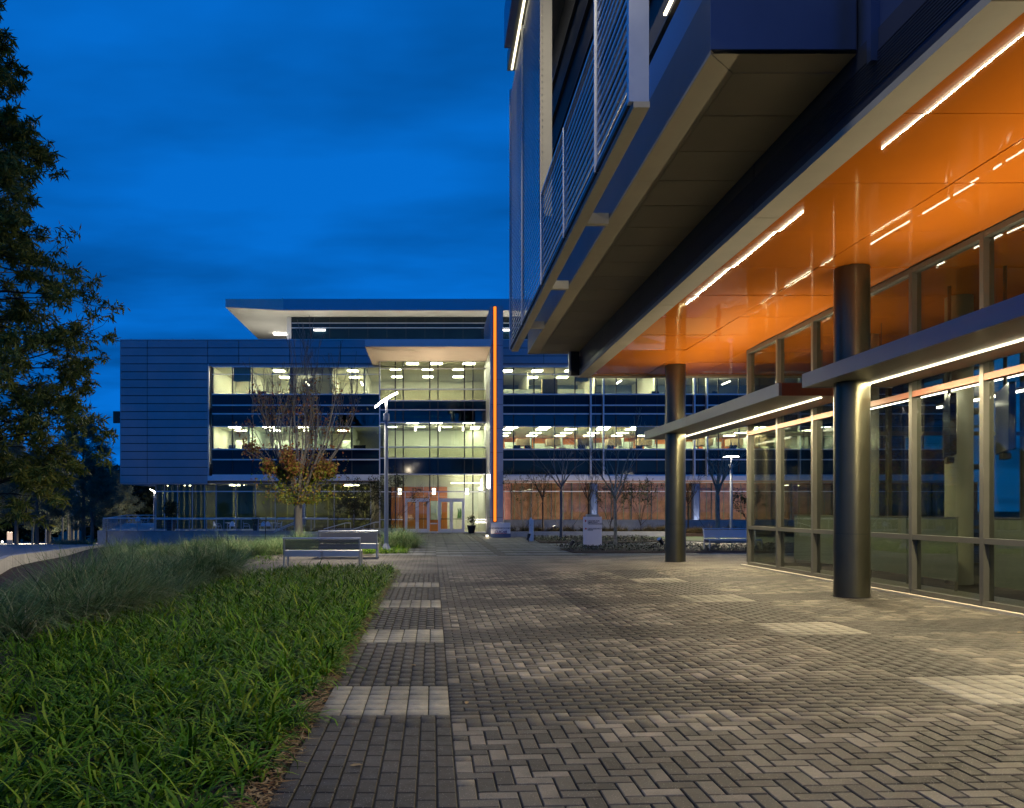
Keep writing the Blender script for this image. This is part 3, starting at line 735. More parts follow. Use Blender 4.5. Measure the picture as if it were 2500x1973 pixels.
# ---- penthouse with floating roof
ry = 60.0
box('penthouse_wall', M['black'], fb, fx(712, 62)+.2, 25, 62.4, 70, 13.6, 16.35)
pcs = [712+46.5*k for k in range(16)]
for a, b in zip(pcs[:-1], pcs[1:]):
    for z0, z1 in ((13.7, 15.53), (15.6, 15.9), (15.97, 16.4)):
        box('window_pane', M['spandrel'] if prn.random() < .8 else M['spandrel'], fb, fx(a, 62)+.02, fx(b, 62)-.02, 62.0, 62.03, z0, z1)
    box('mullion', M['black'], fb, fx(a, 62)-.02, fx(a, 62)+.02, 61.98, 62.06, 13.7, 16.4)
for z in (15.565, 15.935): box('transom', M['silver'], fb, fx(712, 62), 22, 61.93, 61.99, z-.03, z+.03)
box('penthouse_end', M['white'], fb, fx(700, 62), fx(712, 62), 62, 70, 13.7, 16.4)
for px in (780, 1232): p = P(px, 806, 61.9); box('penthouse_lamp', M['lamp'], fb, p[0]-.45, p[0]+.45, 61.86, 61.92, p[2]-.05, p[2]+.05)
zt = EYE+513*ry/F; zb_ = EYE+485*ry/F; zb2 = EYE+493*ry/F
xl = fx(550.5, ry); xm = fx(692, ry); xr = 24
m = MB(); m.add([(xl, ry, zb2), (xm, ry, zb_), (xr, ry, zb_), (xr, ry, zt), (xl, ry, zt), (xl, ry+22, zb2), (xm, ry+22, zb_), (xr, ry+22, zb_), (xr, ry+22, zt), (xl, ry+22, zt)],
                [(0,1,2,3,4),(9,8,7,6,5),(0,5,6,1),(1,6,7,2),(4,3,8,9),(0,4,9,5),(2,7,8,3)])
M['roof_white'] = mat('white roof cladding', (.66, .66, .62), .55, .1, .04, 1)
m.build('floating_roof', M['roof_white'], fb)
box('roof_edge_face', mat('blue grey roof edge', (.36, .40, .46), .4, .6, .04, 1), fb, xm, xr, ry-.03, ry-.005, zb_+.01, zt)
for (px, py_) in ((656, 786), (684, 814)):
    z = 16.5; yv = (z-EYE)*F/(VY-py_); box('soffit_lamp', M['lamp'], fb, fx(px, yv)-.55, fx(px, yv)+.55, yv-.05, yv+.35, zb2-.06 if px < 670 else zb_-.02, zb2-.02 if px < 670 else zb_+.05)
area('penthouse_fill', (2, 60.8, 14.0), 34, .25, 330, (1, .93, .74), fb, rot=(R(180), 0, 0))  # added light hidden behind the parapet, whitens the roof soffit
area('roof_corner_fill', (fx(640, 64), 66, 14.2), 4, 4, 60, (1, .93, .78), fb, rot=(R(180), 0, 0))  # added light without a fitting, brightens the soffit corner
# ---- entrance bay
BYY = 56.3
bx = lambda p: fx(p, BYY); bz = lambda p: fz(p, BYY)
bcols = [927, 965.2, 984.4, 1049.2, 1069.3, 1134, 1154.5, 1191.4]
brow = [882, 900.8, 950.8, 978.7, 1001, 1032, 1092, 1118.9, 1158, 1200.8]
bk = ['glass_far', 'glass_far', 'frost', 'spandrel', 'glass_teal', 'glass_far', 'frost', 'spandrel', 'glass_far']
M['frost'] = glass('frosted band glass', (.62, .64, .52), .8, .25)
for a, b in zip(bcols[:-1], bcols[1:]):
    for k, kd in enumerate(bk):
        box('spandrel_panel' if kd == 'spandrel' else 'window_pane', M[kd], fb, bx(a)+.03, bx(b)-.03, BYY, BYY+.03, bz(brow[k+1])+.025, bz(brow[k])-.025)
for a in bcols: box('mullion', M['black' if a not in (927, 1191.4) else 'silver'], fb, bx(a)-.04, bx(a)+.04, BYY-.05, BYY+.1, 0.0 if a in (927, 1191.4) else bz(1200.8), bz(882))
for k, p in enumerate(brow): box('transom', M['silver'], fb, bx(927), bx(1191.4), BYY-(.09 if k in (3, 4, 7, 8) else .075), BYY-.051, bz(p)-.035, bz(p)+.035)
for a, b in ((927, 965.2), (965.2, 984.4), (1134, 1154.5), (1154.5, 1191.4)):
    for z0, z1 in ((.08, bz(1268.5)-.03), (bz(1268.5)+.03, bz(1200.8)-.04)): box('window_pane', M['glass_far'], fb, bx(a)+.03, bx(b)-.03, BYY, BYY+.03, z0, z1)
    box('transom', M['silver'], fb, bx(a)+.02, bx(b)-.02, BYY-.06, BYY+.06, bz(1268.5)-.03, bz(1268.5)+.03)
    box('sill', M['silver'], fb, bx(a), bx(b), BYY-.06, BYY+.06, 0.0, .08)
    box('mullion', M['black'], fb, bx(b)-.035, bx(b)+.035, BYY-.045, BYY+.08, .081, bz(1200.8)-.036)
for z0, z1 in ((.1, .6), (.68, bz(1200.8)-.04)): box('window_pane', M['glass_far'], fb, bx(1049.2)+.05, bx(1069.3)-.05, BYY, BYY+.03, z0, z1)
box('transom', M['silver'], fb, bx(1049.2)+.04, bx(1069.3)-.04, BYY-.05, BYY+.05, .6, .68); box('transom', M['silver'], fb, bx(1049.2)+.04, bx(1069.3)-.04, BYY-.05, BYY+.05, 0, .1)
for a, b in ((988, 1048.8), (1069.5, 1134.2)):
    x0, x1 = bx(a), bx(b); zt_ = bz(1219)
    for x in (x0, x1-.07): box('door_jamb', M['silver'], fb, x, x+.07, BYY-.07, BYY+.07, 0, bz(1200.8)-.036)
    box('door_head', M['silver'], fb, x0+.07, x1-.07, BYY-.068, BYY+.068, zt_-.02, zt_+.06); box('window_pane', M['glass_far'], fb, x0+.07, x1-.07, BYY, BYY+.03, zt_+.06, bz(1200.8)-.04)
    xmid = (x0+x1)/2
    for k, (u, v) in enumerate(((x0+.075, xmid-.005), (xmid+.005, x1-.075))):
        d = MB(); z1 = zt_-.025; st = .11
        d.box(u, u+st, BYY-.03, BYY+.03, .01, z1); d.box(v-st, v, BYY-.03, BYY+.03, .01, z1); d.box(u+st, v-st, BYY-.03, BYY+.03, .01, .27); d.box(u+st, v-st, BYY-.03, BYY+.03, z1-.16, z1)
        do = d.build('door', M['silver'], fb)
        box('door_glass', M['glass_far'], do, u+st, v-st, BYY-.008, BYY+.008, .27, z1-.16)
        box('push_bar', M['black'], do, u+st, v-st, BYY+.032, BYY+.07, .93, .99)
        hx = v-.06 if k == 0 else u+.06
        MB().tube([(hx, BYY-.09, .75), (hx, BYY-.09, 1.55)], .018, 8).build('handle', M['silver_dull'], do)
# bay rooms
for zf, zc in ((8.6, bz(882)-.02), (5.0, 7.75)):
    box('floor_slab', M['carpet'], fb, bx(927)+.05, bx(1191)-.05, BYY+.12, FY+.1, zf-.35, zf); 
    box('ceiling', M['ceiling'], fb, bx(927)+.05, bx(1191)-.05, BYY+.12, FY+.1, zc, zc+.1)
    for px in (1007, 1066, 1145)[:3]:
        box('light_panel', M['ceil_light'], fb, fx(px, 57)-.4, fx(px, 57)+.4, BYY+.5, BYY+1.1, zc-.02, zc-.004)
for px in (1014, 1073, 1131): p = P(px, 1047, 58.5); box('pendant_tube', M['dim_light'], fb, p[0]-.06, p[0]+.06, 58.4, 58.9, p[2]-.12, p[2]+.12)
box('back_wall', mat('conference wall', (.50, .54, .42), .6, 0, .08, .6), fb, bx(927), bx(1191), FY+3, FY+3.1, 4.9, 7.6)
# lobby
box('lobby_ceiling', M['ceiling'], fb, bx(927)+.05, bx(1191)-.05, BYY+.12, 66, 4.15, 4.3); box('lobby_floor', mat('lobby floor', (.35, .30, .22), .3, 0, .1, 2), fb, bx(927)+.05, bx(1191)-.05, BYY+.12, 66, -.1, .005)
box('lobby_wall', M['orange_wall'], fb, fx(955, 60), fx(1092, 60), 60.0, 60.15, 0, 3.3); box('lobby_wall', M['cream'], fb, fx(927, 61), fx(1200, 61), 60.16, 60.3, 3.3, 4.15)
for px in (972, 1034): box('wall_joint', M['white'], fb, fx(px, 60)-.012, fx(px, 60)+.012, 59.985, 59.999, 0, 3.3)
box('wall_joint', M['white'], fb, fx(955, 60), fx(1092, 60), 59.98, 59.998, 2.55, 2.57)
box('lobby_wall', mat('white lobby wall', (.72, .73, .68), .6), fb, fx(1092, 60), 7, 65.5, 65.7, 0, 4.15); box('lobby_wall', mat('white lobby side', (.7, .72, .68), .6), fb, bx(1185), bx(1185)+.1, BYY+.4, 65.5, 0, 4.15)
for k in range(4): box('light_panel', M['dim_light'], fb, fx(1100, 61)+.0, fx(1175, 61), 59.2+k*1.6, 59.5+k*1.6, 3.55, 3.58)
for px in (976, 1059, 1140):
    p = P(px, 1200, 58.3); t = thing('pendant_lamp', {976: 'small glowing pendant lamp hanging in the lobby behind the lamp post shrubs', 1059: 'small glowing pendant lamp hanging in the lobby between the two door pairs', 1140: 'small glowing pendant lamp hanging in the lobby by the white walls'}[px], 'lamp', (p[0], 58.3, 2.6))
    MB().cyl(p[0], 58.3, p[2]-.22, p[2]+.22, .11, 16).build('shade', M['lamp'], t, True); MB().cyl(p[0], 58.3, p[2]+.22, 4.15, .012, 6).build('rod', M['black'], t)
    point('pendant_bulb', (p[0], 58.0, p[2]-.35), 12, (1, .9, .6), t, .1)
# board, planter with plant inside lobby
t = thing('notice_board', 'pale green notice board marked 1 hung on the orange lobby wall', 'board', (fx(1061, 59.9), 59.9, 1))
box('panel', mat('pale board', (.55, .62, .55), .4, 0, .05, 3), t, fx(1051, 59.9), fx(1078, 59.9), 59.9, 59.95, .85, 2.25)
o = link('numeral', text_mesh('1', .42), t, True); o.data.materials.append(mat('lilac print', (.30, .32, .55), .6)); o.rotation_euler = (R(90), 0, 0); o.location = (-.06, -.012, .35)
# canopy over the bay
ec = thing('portal_canopy', 'wide tan soffit canopy jutting out above the glazed entrance bay', 'canopy', (0, 51.2, 12))
cx0 = -4.3; cx1 = fx(1199, 51.2)
box('front_fascia', mat('pale blue fascia', (.50, .52, .55), .45, .4, .05, 1), ec, cx0, cx1, 51.2, 51.3, 11.97, 12.44)
box('soffit', mat('tan soffit cladding', (.50, .42, .33), .6, 0, .05, 1), ec, cx0+.01, cx1, 51.3, 57.9, 11.96, 12.1)
box('top', M['silver_dull'], ec, cx0, cx1, 51.3, 57.9, 12.36, 12.43); box('side_fascia', M['grey_metal'], ec, cx0-.02, cx0, 51.3, 57.9, 11.96, 12.44)
for x_ in (-2.6, 0.2, 2.6):  # added ground fittings and spots that light the canopy soffit
    box('added_uplight', M['silver'], ec, x_-.08, x_+.08, 53.4, 53.56, .004, .02)
    point('soffit_fill', (x_, 53.5, .1), 3000, (1, .80, .58), ec, .06, spot=40, rot=(R(176), 0, 0))
# tall fin with orange light line
fn = thing('entrance_fin', 'tall lilac grey metal fin with a glowing orange line beside the entrance doors', 'pillar', (4.1, 52, 0))
f0, f1 = fx(1196.7, 52), fx(1228.3, 52); ztop = fz(746, 52); zz_ = 0.0; k = 0
for z0, z1 in zip([0, 1.1, 3.2, 5.3, 6.85, 8.4, 10.0, 12.2], [1.1, 3.2, 5.3, 6.85, 8.4, 10.0, 12.2, ztop]):
    box('cladding_panel', M['grey_metal'], fn, f0, f1, 52.0, 58.2, z0+.012, z1-.012)
box('core', M['black'], fn, f0+.03, f1-.03, 52.04, 58.1, 0, ztop-.03)
lx = fx(1208.5, 51.9); box('light_line', M['orange_pole'], fn, lx-.085, lx+.085, 51.95, 51.985, .85, ztop-.08); box('light_channel', M['black'], fn, lx-.13, lx+.13, 51.986, 51.999, .8, ztop-.04)
p = P(1194, 1175, 51.9); sc_ = thing('wall_light', 'bright vertical tube light on the fin edge beside the entrance glass', 'lamp', (p[0], 52.4, 2))
MB().tube([(f0-.09, 52.5, fz(1192, 52.5)), (f0-.09, 52.5, fz(1159, 52.5))], .065, 12)  .build('tube', M['blade'], sc_, True); box('mount', M['silver'], sc_, f0-.04, f0, 52.4, 52.6, 2.3, 3.5)
point('tube_glow', (f0-.3, 52.4, 3.2), 8, (1, .93, .82), sc_, .15)
# ---- ground storey, left: recessed shopfront
QY = 59.2; qx = lambda p: fx(p, QY); qz = lambda p: fz(p, QY)
gcols = [381, 402, 434, 470, 500, 528, 576, 624, 672, 720, 768, 816, 864, 905]
M['glass_dark'] = glass('tinted ground glass', (.72, .76, .62), .45, 0, .02)
for a, b in zip(gcols[:-1], gcols[1:]):
    for z0, z1 in ((.15, .9), (.98, qz(1200)-.03), (qz(1200)+.03, 3.48)): box('window_pane', M['glass_dark'], fb, qx(a)+.03, qx(b)-.03, QY, QY+.03, z0, z1)
for a in gcols: box('mullion', M['silver_dull'], fb, qx(a)-.035, qx(a)+.035, QY-.05, QY+.08, .1, 3.5)
for p_ in (1200, 1267): box('transom', M['silver'], fb, qx(381), qx(905), QY-.09, QY-.051, qz(p_)-.04, qz(p_)+.04)
box('ground_plinth', M['navy_dark'], fb, qx(381), qx(905), QY-.03, QY+.05, -.2, .1)
box('storey_soffit', M['grey_metal'], fb, fx(507), qx(905), FY+.25, 66, 3.5, 3.56)
box('ground_wall', mat('dim ground floor wall', (.20, .19, .12), .8, 0, .2, .7), fb, qx(381), qx(927), 63.5, 63.7, -.1, 3.5)
box('ground_floor', M['carpet'], fb, qx(381), qx(927), QY+.1, 63.5, -.1, .12)
for k, px in enumerate((386, 398, 410, 424, 438, 452, 466, 480, 494)):
    m = MB(); x = fx(px, 60.2); m.v = []; 
    for i in range(9):
        for z in (.15, 3.45): m.v.append((x+.3*i/8, 60.2+.06*math.sin(i*1.6), z))
    m.f = [(2*i, 2*i+2, 2*i+3, 2*i+1) for i in range(8)]
    m.build('curtain', mat('olive curtain', (.30, .32, .22), .8, 0, .1, 4), fb)
for px in (530, 580): box('roller_blind', mat('grey blind', (.26, .27, .22), .8, 0, .08, 3), fb, fx(px, 60), fx(px+38, 60), 60.0, 60.03, .15, 3.4)
m = MB(); m.tube([(fx(612, 60.5), 60.5, 0.1), (fx(590, 60.5), 60.5, 3.5)], .14, 8); m.build('slanted_prop', M['silver_dull'], fb)
for k, px in enumerate((660, 700, 770, 800, 850, 890)): box('inner_frame', mat('frame painted as lit yellow', (.45, .40, .16), .5), fb, fx(px, 62), fx(px, 62)+.09, 62, 62.08, .1, 3.4)  # yellow light falling on the frames is put into their colour
for z in (.7, 2.5): box('inner_frame', mat('rail painted as lit yellow', (.45, .40, .16), .5), fb, fx(650, 62), fx(900, 62), 61.9, 61.98, z, z+.07)  # rails carry the same yellow light in their colour
for px in (392, 450, 560, 700, 840): box('light_panel', M['ceil_light'], fb, fx(px, 61), fx(px, 61)+(.5 if px < 500 else 1.1), 61, 61.2, 3.42, 3.44)  # the two short panels are added to light the curtains
# ---- ground storey, right: insulation behind glass
m_ins = mat('pink insulation', (.56, .25, .19), .95, 0, .35, 2.2, bump=.8, bscale=6)
box('insulation', m_ins, fb, fx(1228), XR, QY+.25, QY+.4, .2, 3.6)
for k in range(42): x = fx(1236)+k*.62+prn.uniform(-.08, .08); box('stud', mat('steel stud', (.30, .27, .22), .5, .3) if k == 0 else bpy.data.materials['steel stud'], fb, x, x+.05, QY+.2, QY+.245, .2, 3.6)
for k in range(24):
    a = 1248+48.9*k; box('mullion', M['black'], fb, qx(a)-.035, qx(a)+.035, QY-.05, QY+.06, .7, 3.55)
    if a < 2300:
        for z0, z1 in ((qz(1269), qz(1200)-.03), (qz(1200)+.03, 3.5)): box('window_pane', M['glass_far'], fb, qx(a)+.04, qx(a+48.9)-.04, QY, QY+.03, z0, z1)
box('transom', M['silver'], fb, qx(1228), XR, QY-.08, QY-.051, qz(1200)-.03, qz(1200)+.03)
box('ground_plinth', M['concrete'], fb, qx(1228), XR, QY-.1, QY+.19, -.1, qz(1269))
box('storey_soffit', M['grey_metal'], fb, qx(1228), XR, FY+.25, 62, 3.56, 3.62)
area('insulation_fill', (16, 55.3, .72), 26, .08, 620, (1, .84, .72), fb, rot=(R(115), 0, 0))  # added unseen light low behind the planter wall, brightens the insulation
box('left_return', M['concrete'], fb, qx(380), qx(381)+.02, QY, 70, -.1, 3.5)
box('roof_deck', M['black'], fb, fx(507), XR, FY+.5, FY+12.2, 13.3, 13.5)
box('rear_wall', M['black'], fb, XL, XR, FY+13, FY+13.2, 0, 13.4)
# dark round columns under the overhang
for px, lb in ((1450, 'dark round column before the pink insulation wall behind the direction sign'), (1700, 'dark round column before the pink insulation wall, uplit at its foot'), (737, 'dark round column under the overhang behind the autumn tree')):
    tag(MB().cyl(fx(px, 58.4), 58.5, -.1, 3.5, .29, 28).build('ground_column', M['navy_dark'], None, True), lb, 'column')

# ---- things standing in the offices
M['screen'] = mat('dark monitor', (.01, .012, .016), .25)
for px, zf, lb in ((566, 5.96, 'dark monitor on the middle office floor closest to the solid blue wall'), (600, 5.96, 'dark monitor on the middle office floor, second from the solid blue wall'), (640, 9.93, 'lone dark monitor on the top office floor behind the autumn tree twigs'), (790, 5.96, 'dark monitor on the middle office floor between autumn tree and lamp post'), (872, 5.96, 'dark monitor of a close pair on the middle floor, further from the lamp post'), (885, 5.96, 'dark monitor of a close pair on the middle floor, nearer the lamp post'),
                   (1262, 5.96, 'dark monitor on the middle office floor closest to the orange lit fin'), (1290, 5.96, 'dark monitor on the middle office floor, second from the orange lit fin'), (1420, 5.96, 'dark monitor on the middle office floor left of the first pair of silver fins'), (1490, 5.96, 'dark monitor on the middle office floor just past the first pair of silver fins'), (1560, 5.96, 'dark monitor on the middle office floor above the far canopy tip'), (1600, 9.93, 'dark monitor on the top office floor beside the far bronze column'), (1745, 9.93, 'dark monitor on the top office floor past the second pair of silver fins'), (1790, 5.96, 'dark monitor on the middle office floor over the right hand lamp post')):
    x = fx(px, 59.3); t = thing('desk_monitor', lb, 'monitor', (x, 59.3, zf), prn.uniform(-.5, .5), 'monitors behind the office windows')
    MB().box(-.27, .27, -.02, .02, .05, .38).build('display', M['screen'], t, local=True); MB().box(-.04, .04, -.01, .03, -.35, .1).build('stand', M['screen'], t, local=True); MB().box(-.7, .7, -.35, .4, -.42, -.35).build('desk_top', M['cabinet'], t, local=True)
for k, (px, lb) in enumerate(((528, 'orange red office chair back near the solid blue wall'), (745, 'red office chair back showing above the upper window sill'), (1268, 'red office chair back above the middle sill right of the fin'), (1372, 'red office chair back above the middle sill behind the bare tree'))):
    zf = (5.96, 9.93, 5.96, 5.96)[k]; x = fx(px, 59.6); t = thing('office_chair', lb, 'chair', (x, 59.6, zf-.9))
    cm_ = mat('red chair fabric', (.35, .05, .03), .8); MB().bbox(-.23, .23, -.04, .04, .55, 1.12, .02).build('backrest', cm_, t, local=True); MB().bbox(-.24, .24, .02, .48, .42, .50, .02).build('seat', cm_, t, local=True); MB().cyl(0, .25, .05, .42, .03, 10).build('stem', M['black'], t, local=True); MB().cyl(0, .25, 0, .05, .28, 10).build('base', M['black'], t, local=True)
for px0, px1, zr in ((566, 612, 0), (1405, 1440, 0), (1555, 1604, 4)): box('roller_blind', mat('office blind', (.42, .42, .34), .8, 0, .05, 3), fb, fx(px0)+.05, fx(px1)-.05, GY+.06, GY+.08, fz(930 if zr == 0 else 1062), zl[0] if zr == 0 else zl[5])
# ================================================================== TERRACE, FURNITURE, LAMPS, SIGNS
TY = 52.0; TZ = fz(1297.6, TY)
tr_ = thing('terrace', 'raised concrete terrace with retaining wall before the left glass storey', 'terrace', (-15, TY, 0))
tx0, tx1 = fx(250, TY), fx(728, TY)
m = MB(); m.prism([(tx0, TY+.2), (tx1, TY+.2), (tx1, 59.1), (fx(381, 59.2), 59.1), (fx(381, 59.2), 84), (fx(305, 84), 84)], TZ-.3, TZ-.01); m.build('deck', mat('terrace paving', (.36, .36, .37), .8, 0, .15, 1.2, bump=.1, bscale=30), tr_)
box('front_wall', M['concrete'], tr_, fx(262, TY), tx1, TY, TY+.2, -1.6, TZ)
box('coping', M['concrete'], tr_, fx(262, TY), tx1, TY-.03, TY+.24, TZ+.001, TZ+.05)
box('pier', M['concrete'], tr_, fx(238.7, TY), fx(259.5, TY), TY-.05, TY+.5, -1.6, TZ+.06)
m = MB(); m.add([(tx0, TY+.5, -2), (fx(305, 84), 84, -2.5), (fx(305, 84), 84, TZ), (tx0, TY+.5, TZ), (tx0+.2, TY+.5, -2), (fx(305, 84)+.2, 84, -2.5), (fx(305, 84)+.2, 84, TZ+.0), (tx0+.2, TY+.5, TZ)], [(3,2,1,0),(4,5,6,7),(3,7,6,2),(0,4,7,3),(1,2,6,5)]); m.build('side_wall', M['concrete'], tr_)
# lower step of the wall in front
box('lower_ledge', M['concrete'], tr_, fx(480, 50.5), tx1-.3, 50.4, 50.8, -.8, fz(1307, 50.5))
def railing(pts, label, h, posts, cables=8):
    t = thing('cable_railing', label, 'railing', (pts[0][0], pts[0][1], pts[0][2]))
    for a, b in zip(pts[:-1], pts[1:]):
        A, B = Vector(a), Vector(b); L = (B-A).length; n = max(1, round(L/posts))
        up = Vector((0, 0, h))
        MB().tube([A+up, B+up], .034, 8).build('top_rail', M['silver'], t)
        for i in range(n+1):
            p = A.lerp(B, i/n); box('post', M['silver_dull'], t, p.x-.022, p.x+.022, p.y-.022, p.y+.022, p.z, p.z+h-.03)
        for k in range(cables):
            z = Vector((0, 0, h*(k+.7)/(cables+.8))); MB().tube([A+z, B+z], .0065, 4, False).build('cable', M['silver_dull'], t)
    return t
hR = .80
railing([(tx0, TY+.1, TZ+.05), (fx(672, TY), TY+.1, TZ+.05)], 'long cable railing along the front edge of the terrace', hR, 1.12)
railing([(fx(672, TY)+.12, TY+.12, TZ+.05), (fx(800, TY), TY+.12, TZ+.05)], 'short cable railing before the brown grasses beside the steps', hR, 1.12)
railing([(tx0, TY+.3, TZ+.02), (fx(308.7, 84), 84, TZ)], 'cable railing running back along the side of the terrace', hR, 1.6, 5)
railing([(fx(308.7, 84), 84, TZ), (fx(379, 84), 84, TZ)], 'cable railing across the far end of the terrace', hR, 1.2, 4)
# steps with sloping handrails
st = thing('entrance_steps', 'concrete steps climbing to the terrace beside the autumn tree', 'steps', (-9, 50.5, 0))
for k in range(5): box('step', M['concrete'], st, tx1+.02+k*0, fx(800, TY), 50.2+k*.35, 52.2, -.55+k*.15, -.40+k*.15)
for i, (a, b, lb) in enumerate(((668, 725, 'sloping silver double handrail left of the autumn tree trunk'), (790, 846, 'sloping silver handrail with square end behind the benches, nearer the tree'), (857, 918, 'sloping silver handrail with square end behind the lamp post'))):
    t = thing('handrail', lb, 'handrail', (fx(a, 48), 48, 0))
    y0 = 48.0
    A = Vector(P(a, 1296 if i == 0 else (1292 if i == 1 else 1294), y0)); B = Vector(P(b-(0 if i == 0 else 2), 1273 if i == 0 else (1277 if i == 1 else 1275), y0)); C = Vector(P(b+(2 if i == 0 else 10), 1272.5 if i == 0 else (1277 if i == 1 else 1274.6), y0))
    MB().tube([A, B, C], .024, 8).build('upper_rail', M['silver'], t, True)
    if i == 0: MB().tube([A+Vector((0, 0, -.09)), B+Vector((0, 0, -.09)), C+Vector((0, 0, -.09))], .02, 8).build('lower_rail', M['silver'], t, True)
    for q in (A.lerp(B, .5), A.lerp(B, .95), C): box('post', M['silver_dull'], t, q.x-.018, q.x+.018, q.y-.018, q.y+.018, -.5, q.z-.01)
# ---- chairs and tables on the terrace
M['mesh_white'] = mat('white painted steel mesh', (.62, .64, .70), .5, .2, .05, 5)
def patio_chair(loc, rz, label, s=.74):
    t = thing('patio_chair', label, 'chair', loc, rz, 'white metal chairs on the terrace'); t.scale = (s, s, s); f = M['mesh_white']
    m = MB(); n = 10
    for i in range(n):
        a = math.pi*i/(n-1); m.v += [(-.24*math.cos(a), -.20-.10*math.sin(a)*1, .45+.42*math.sin(a)), (-.24*math.cos(a), -.225-.10*math.sin(a), .45+.42*math.sin(a))]
    m.f = [(2*i, 2*i+1, 2*i+3, 2*i+2) for i in range(n-1)]+[tuple(range(0, 2*n, 2)), tuple(range(2*n-1, 0, -2))]
    m.build('backrest', f, t, local=True)
    MB().prism([(-.25, -.22), (.25, -.22), (.26, .24), (-.26, .24)], .43, .455).build('seat', f, t, local=True)
    for sx in (-1, 1):
        MB().tube([(sx*.25, -.28, .66), (sx*.29, -.05, .68), (sx*.30, .18, .63), (sx*.29, .27, .44)], .016, 6).build('armrest', f, t, True, True)
        MB().tube([(sx*.29, .27, .44), (sx*.30, .30, 0)], .016, 6).build('leg', f, t, True, True); MB().tube([(sx*.24, -.24, .5), (sx*.27, -.36, 0)], .016, 6).build('leg', f, t, True, True)
    return t
def patio_table(loc, label, s=.74):
    t = thing('patio_table', label, 'table', loc, 0, 'white metal tables on the terrace'); t.scale = (s, s, s); f = M['mesh_white']
    MB().cyl(0, 0, .70, .73, .48, 24).build('tabletop', f, t, local=True); MB().cyl(0, 0, .02, .70, .035, 10).build('pedestal', f, t, local=True); MB().cyl(0, 0, 0, .025, .26, 16).build('foot', f, t, local=True)
for px, rz, lb in ((530, R(-100), 'white terrace chair seen in profile facing right, furthest along the railing from the tree'), (565, R(180), 'white terrace chair with its round back to us, drawn up to the first table'), (602, R(-75), 'white terrace chair in profile standing apart between the two tables'), (640, R(170), 'white terrace chair with its back to us beside the black planter pot'), (655, R(200), 'white terrace chair with its back to us in the middle of the right group'), (680, R(110), 'white terrace chair turned towards the second table by the handrail')):
    patio_chair((fx(px, 53.2), 53.2, TZ-.01), rz, lb)
patio_table((fx(562, 53.9), 53.9, TZ-.01), 'round white terrace table beside the lone chair group'); patio_table((fx(664, 53.9), 53.9, TZ-.01), 'round white terrace table among the group of three chairs')
for px, rz, lb in ((322, R(-90), 'chair on the far corner of the terrace, facing right'), (334, R(180), 'chair on the far corner of the terrace, its back to us'), (356, R(90), 'chair on the far corner of the terrace, facing left')): patio_chair((fx(px, 68), 68, TZ-.01), rz, lb, .95)
patio_table((fx(341, 69), 69, TZ-.01), 'round table on the far corner of the terrace', .95)
# ---- street lamps
M['pole'] = mat('blue grey lamp post paint', (.24, .27, .33), .4, .4, .05, 3)
def lamp_post(loc, label, h, rz, power, tilt=.64, aim=(R(48), 0, R(88))):
    t = thing('lamp_post', label, 'street lamp', loc, rz, None)
    MB().cyl(0, 0, 0, .10, .20, 20).build('base_plate', M['pole'], t, True, True); MB().tube([(0, 0, .1), (0, 0, .3)], [.17, .09], 20).build('base_cone', M['pole'], t, True, True)
    MB().tube([(0, 0, .3), (0, 0, h*.86)], [.085, .072], 20).build('pole', M['pole'], t, True, True)
    MB().cyl(0, 0, h*.86, h*.905, .115, 20).build('collar', M['silver_dull'], t, True, True)
    for s in (-.03, .03): MB().cyl(s, 0, h*.9, h-.05, .012, 8).build('stem', M['silver'], t, True, True)
    m = MB(); n = 14                                       # curved blade reflector
    for i in range(n+1):
        u = i/n*2-1; x = u*.44; z = h+u*.44*tilt*-1*-1-.045*u*u; w = .17*(1-.25*u*u)
        m.v += [(x, -w, z), (x, w, z), (x, w, z+.03), (x, -w, z+.03)]
    for i in range(n):
        b = 4*i; m.f += [(b, b+4, b+5, b+1), (b+1, b+5, b+6, b+2), (b+2, b+6, b+7, b+3), (b+3, b+7, b+4, b)]
    m.f += [(0, 1, 2, 3), (4*n+3, 4*n+2, 4*n+1, 4*n)]
    m.build('glowing_blade', M['blade'], t, True, True)
    l = area('lamp_bulb', (0, 0, 0), .8, .25, power, (1, .84, .58), None); l.parent = t; l.location = (-math.sin(aim[2])*.6, math.cos(aim[2])*.6, h-.35); l.rotation_euler = aim
    return t
lamp_post((fx(943, 31.6), 31.6, 0), 'tall grey lamp post with curved glowing blade beside the silver benches', 5.95, 0, 1350)
lamp_post((17.0, 46, 0), 'lamp post with bright glowing head behind the right hand bench and bare tree', 4.65, R(20), 800, .05)
lamp_post((fx(37.4, 112), 112, -3.2), 'distant lamp post standing by the road under the trees', 6.0, 0, 11000, aim=(R(70), 0, R(-125)))
lamp_post((fx(376, 95), 95, -1.6), 'distant lamp post rising behind the terrace corner at the glass edge', 5.3, R(180), 900, aim=(R(60), 0, R(-90)))
for px, yy_, lb in ((112, 100, 'unlit post by the road with dark trees behind'),):
    tag(MB().tube([(fx(px, yy_), yy_, -2.9), (fx(px, yy_), yy_, 1.2)], .09, 10).build('road_post', M['pole'], None, True), lb, 'post')
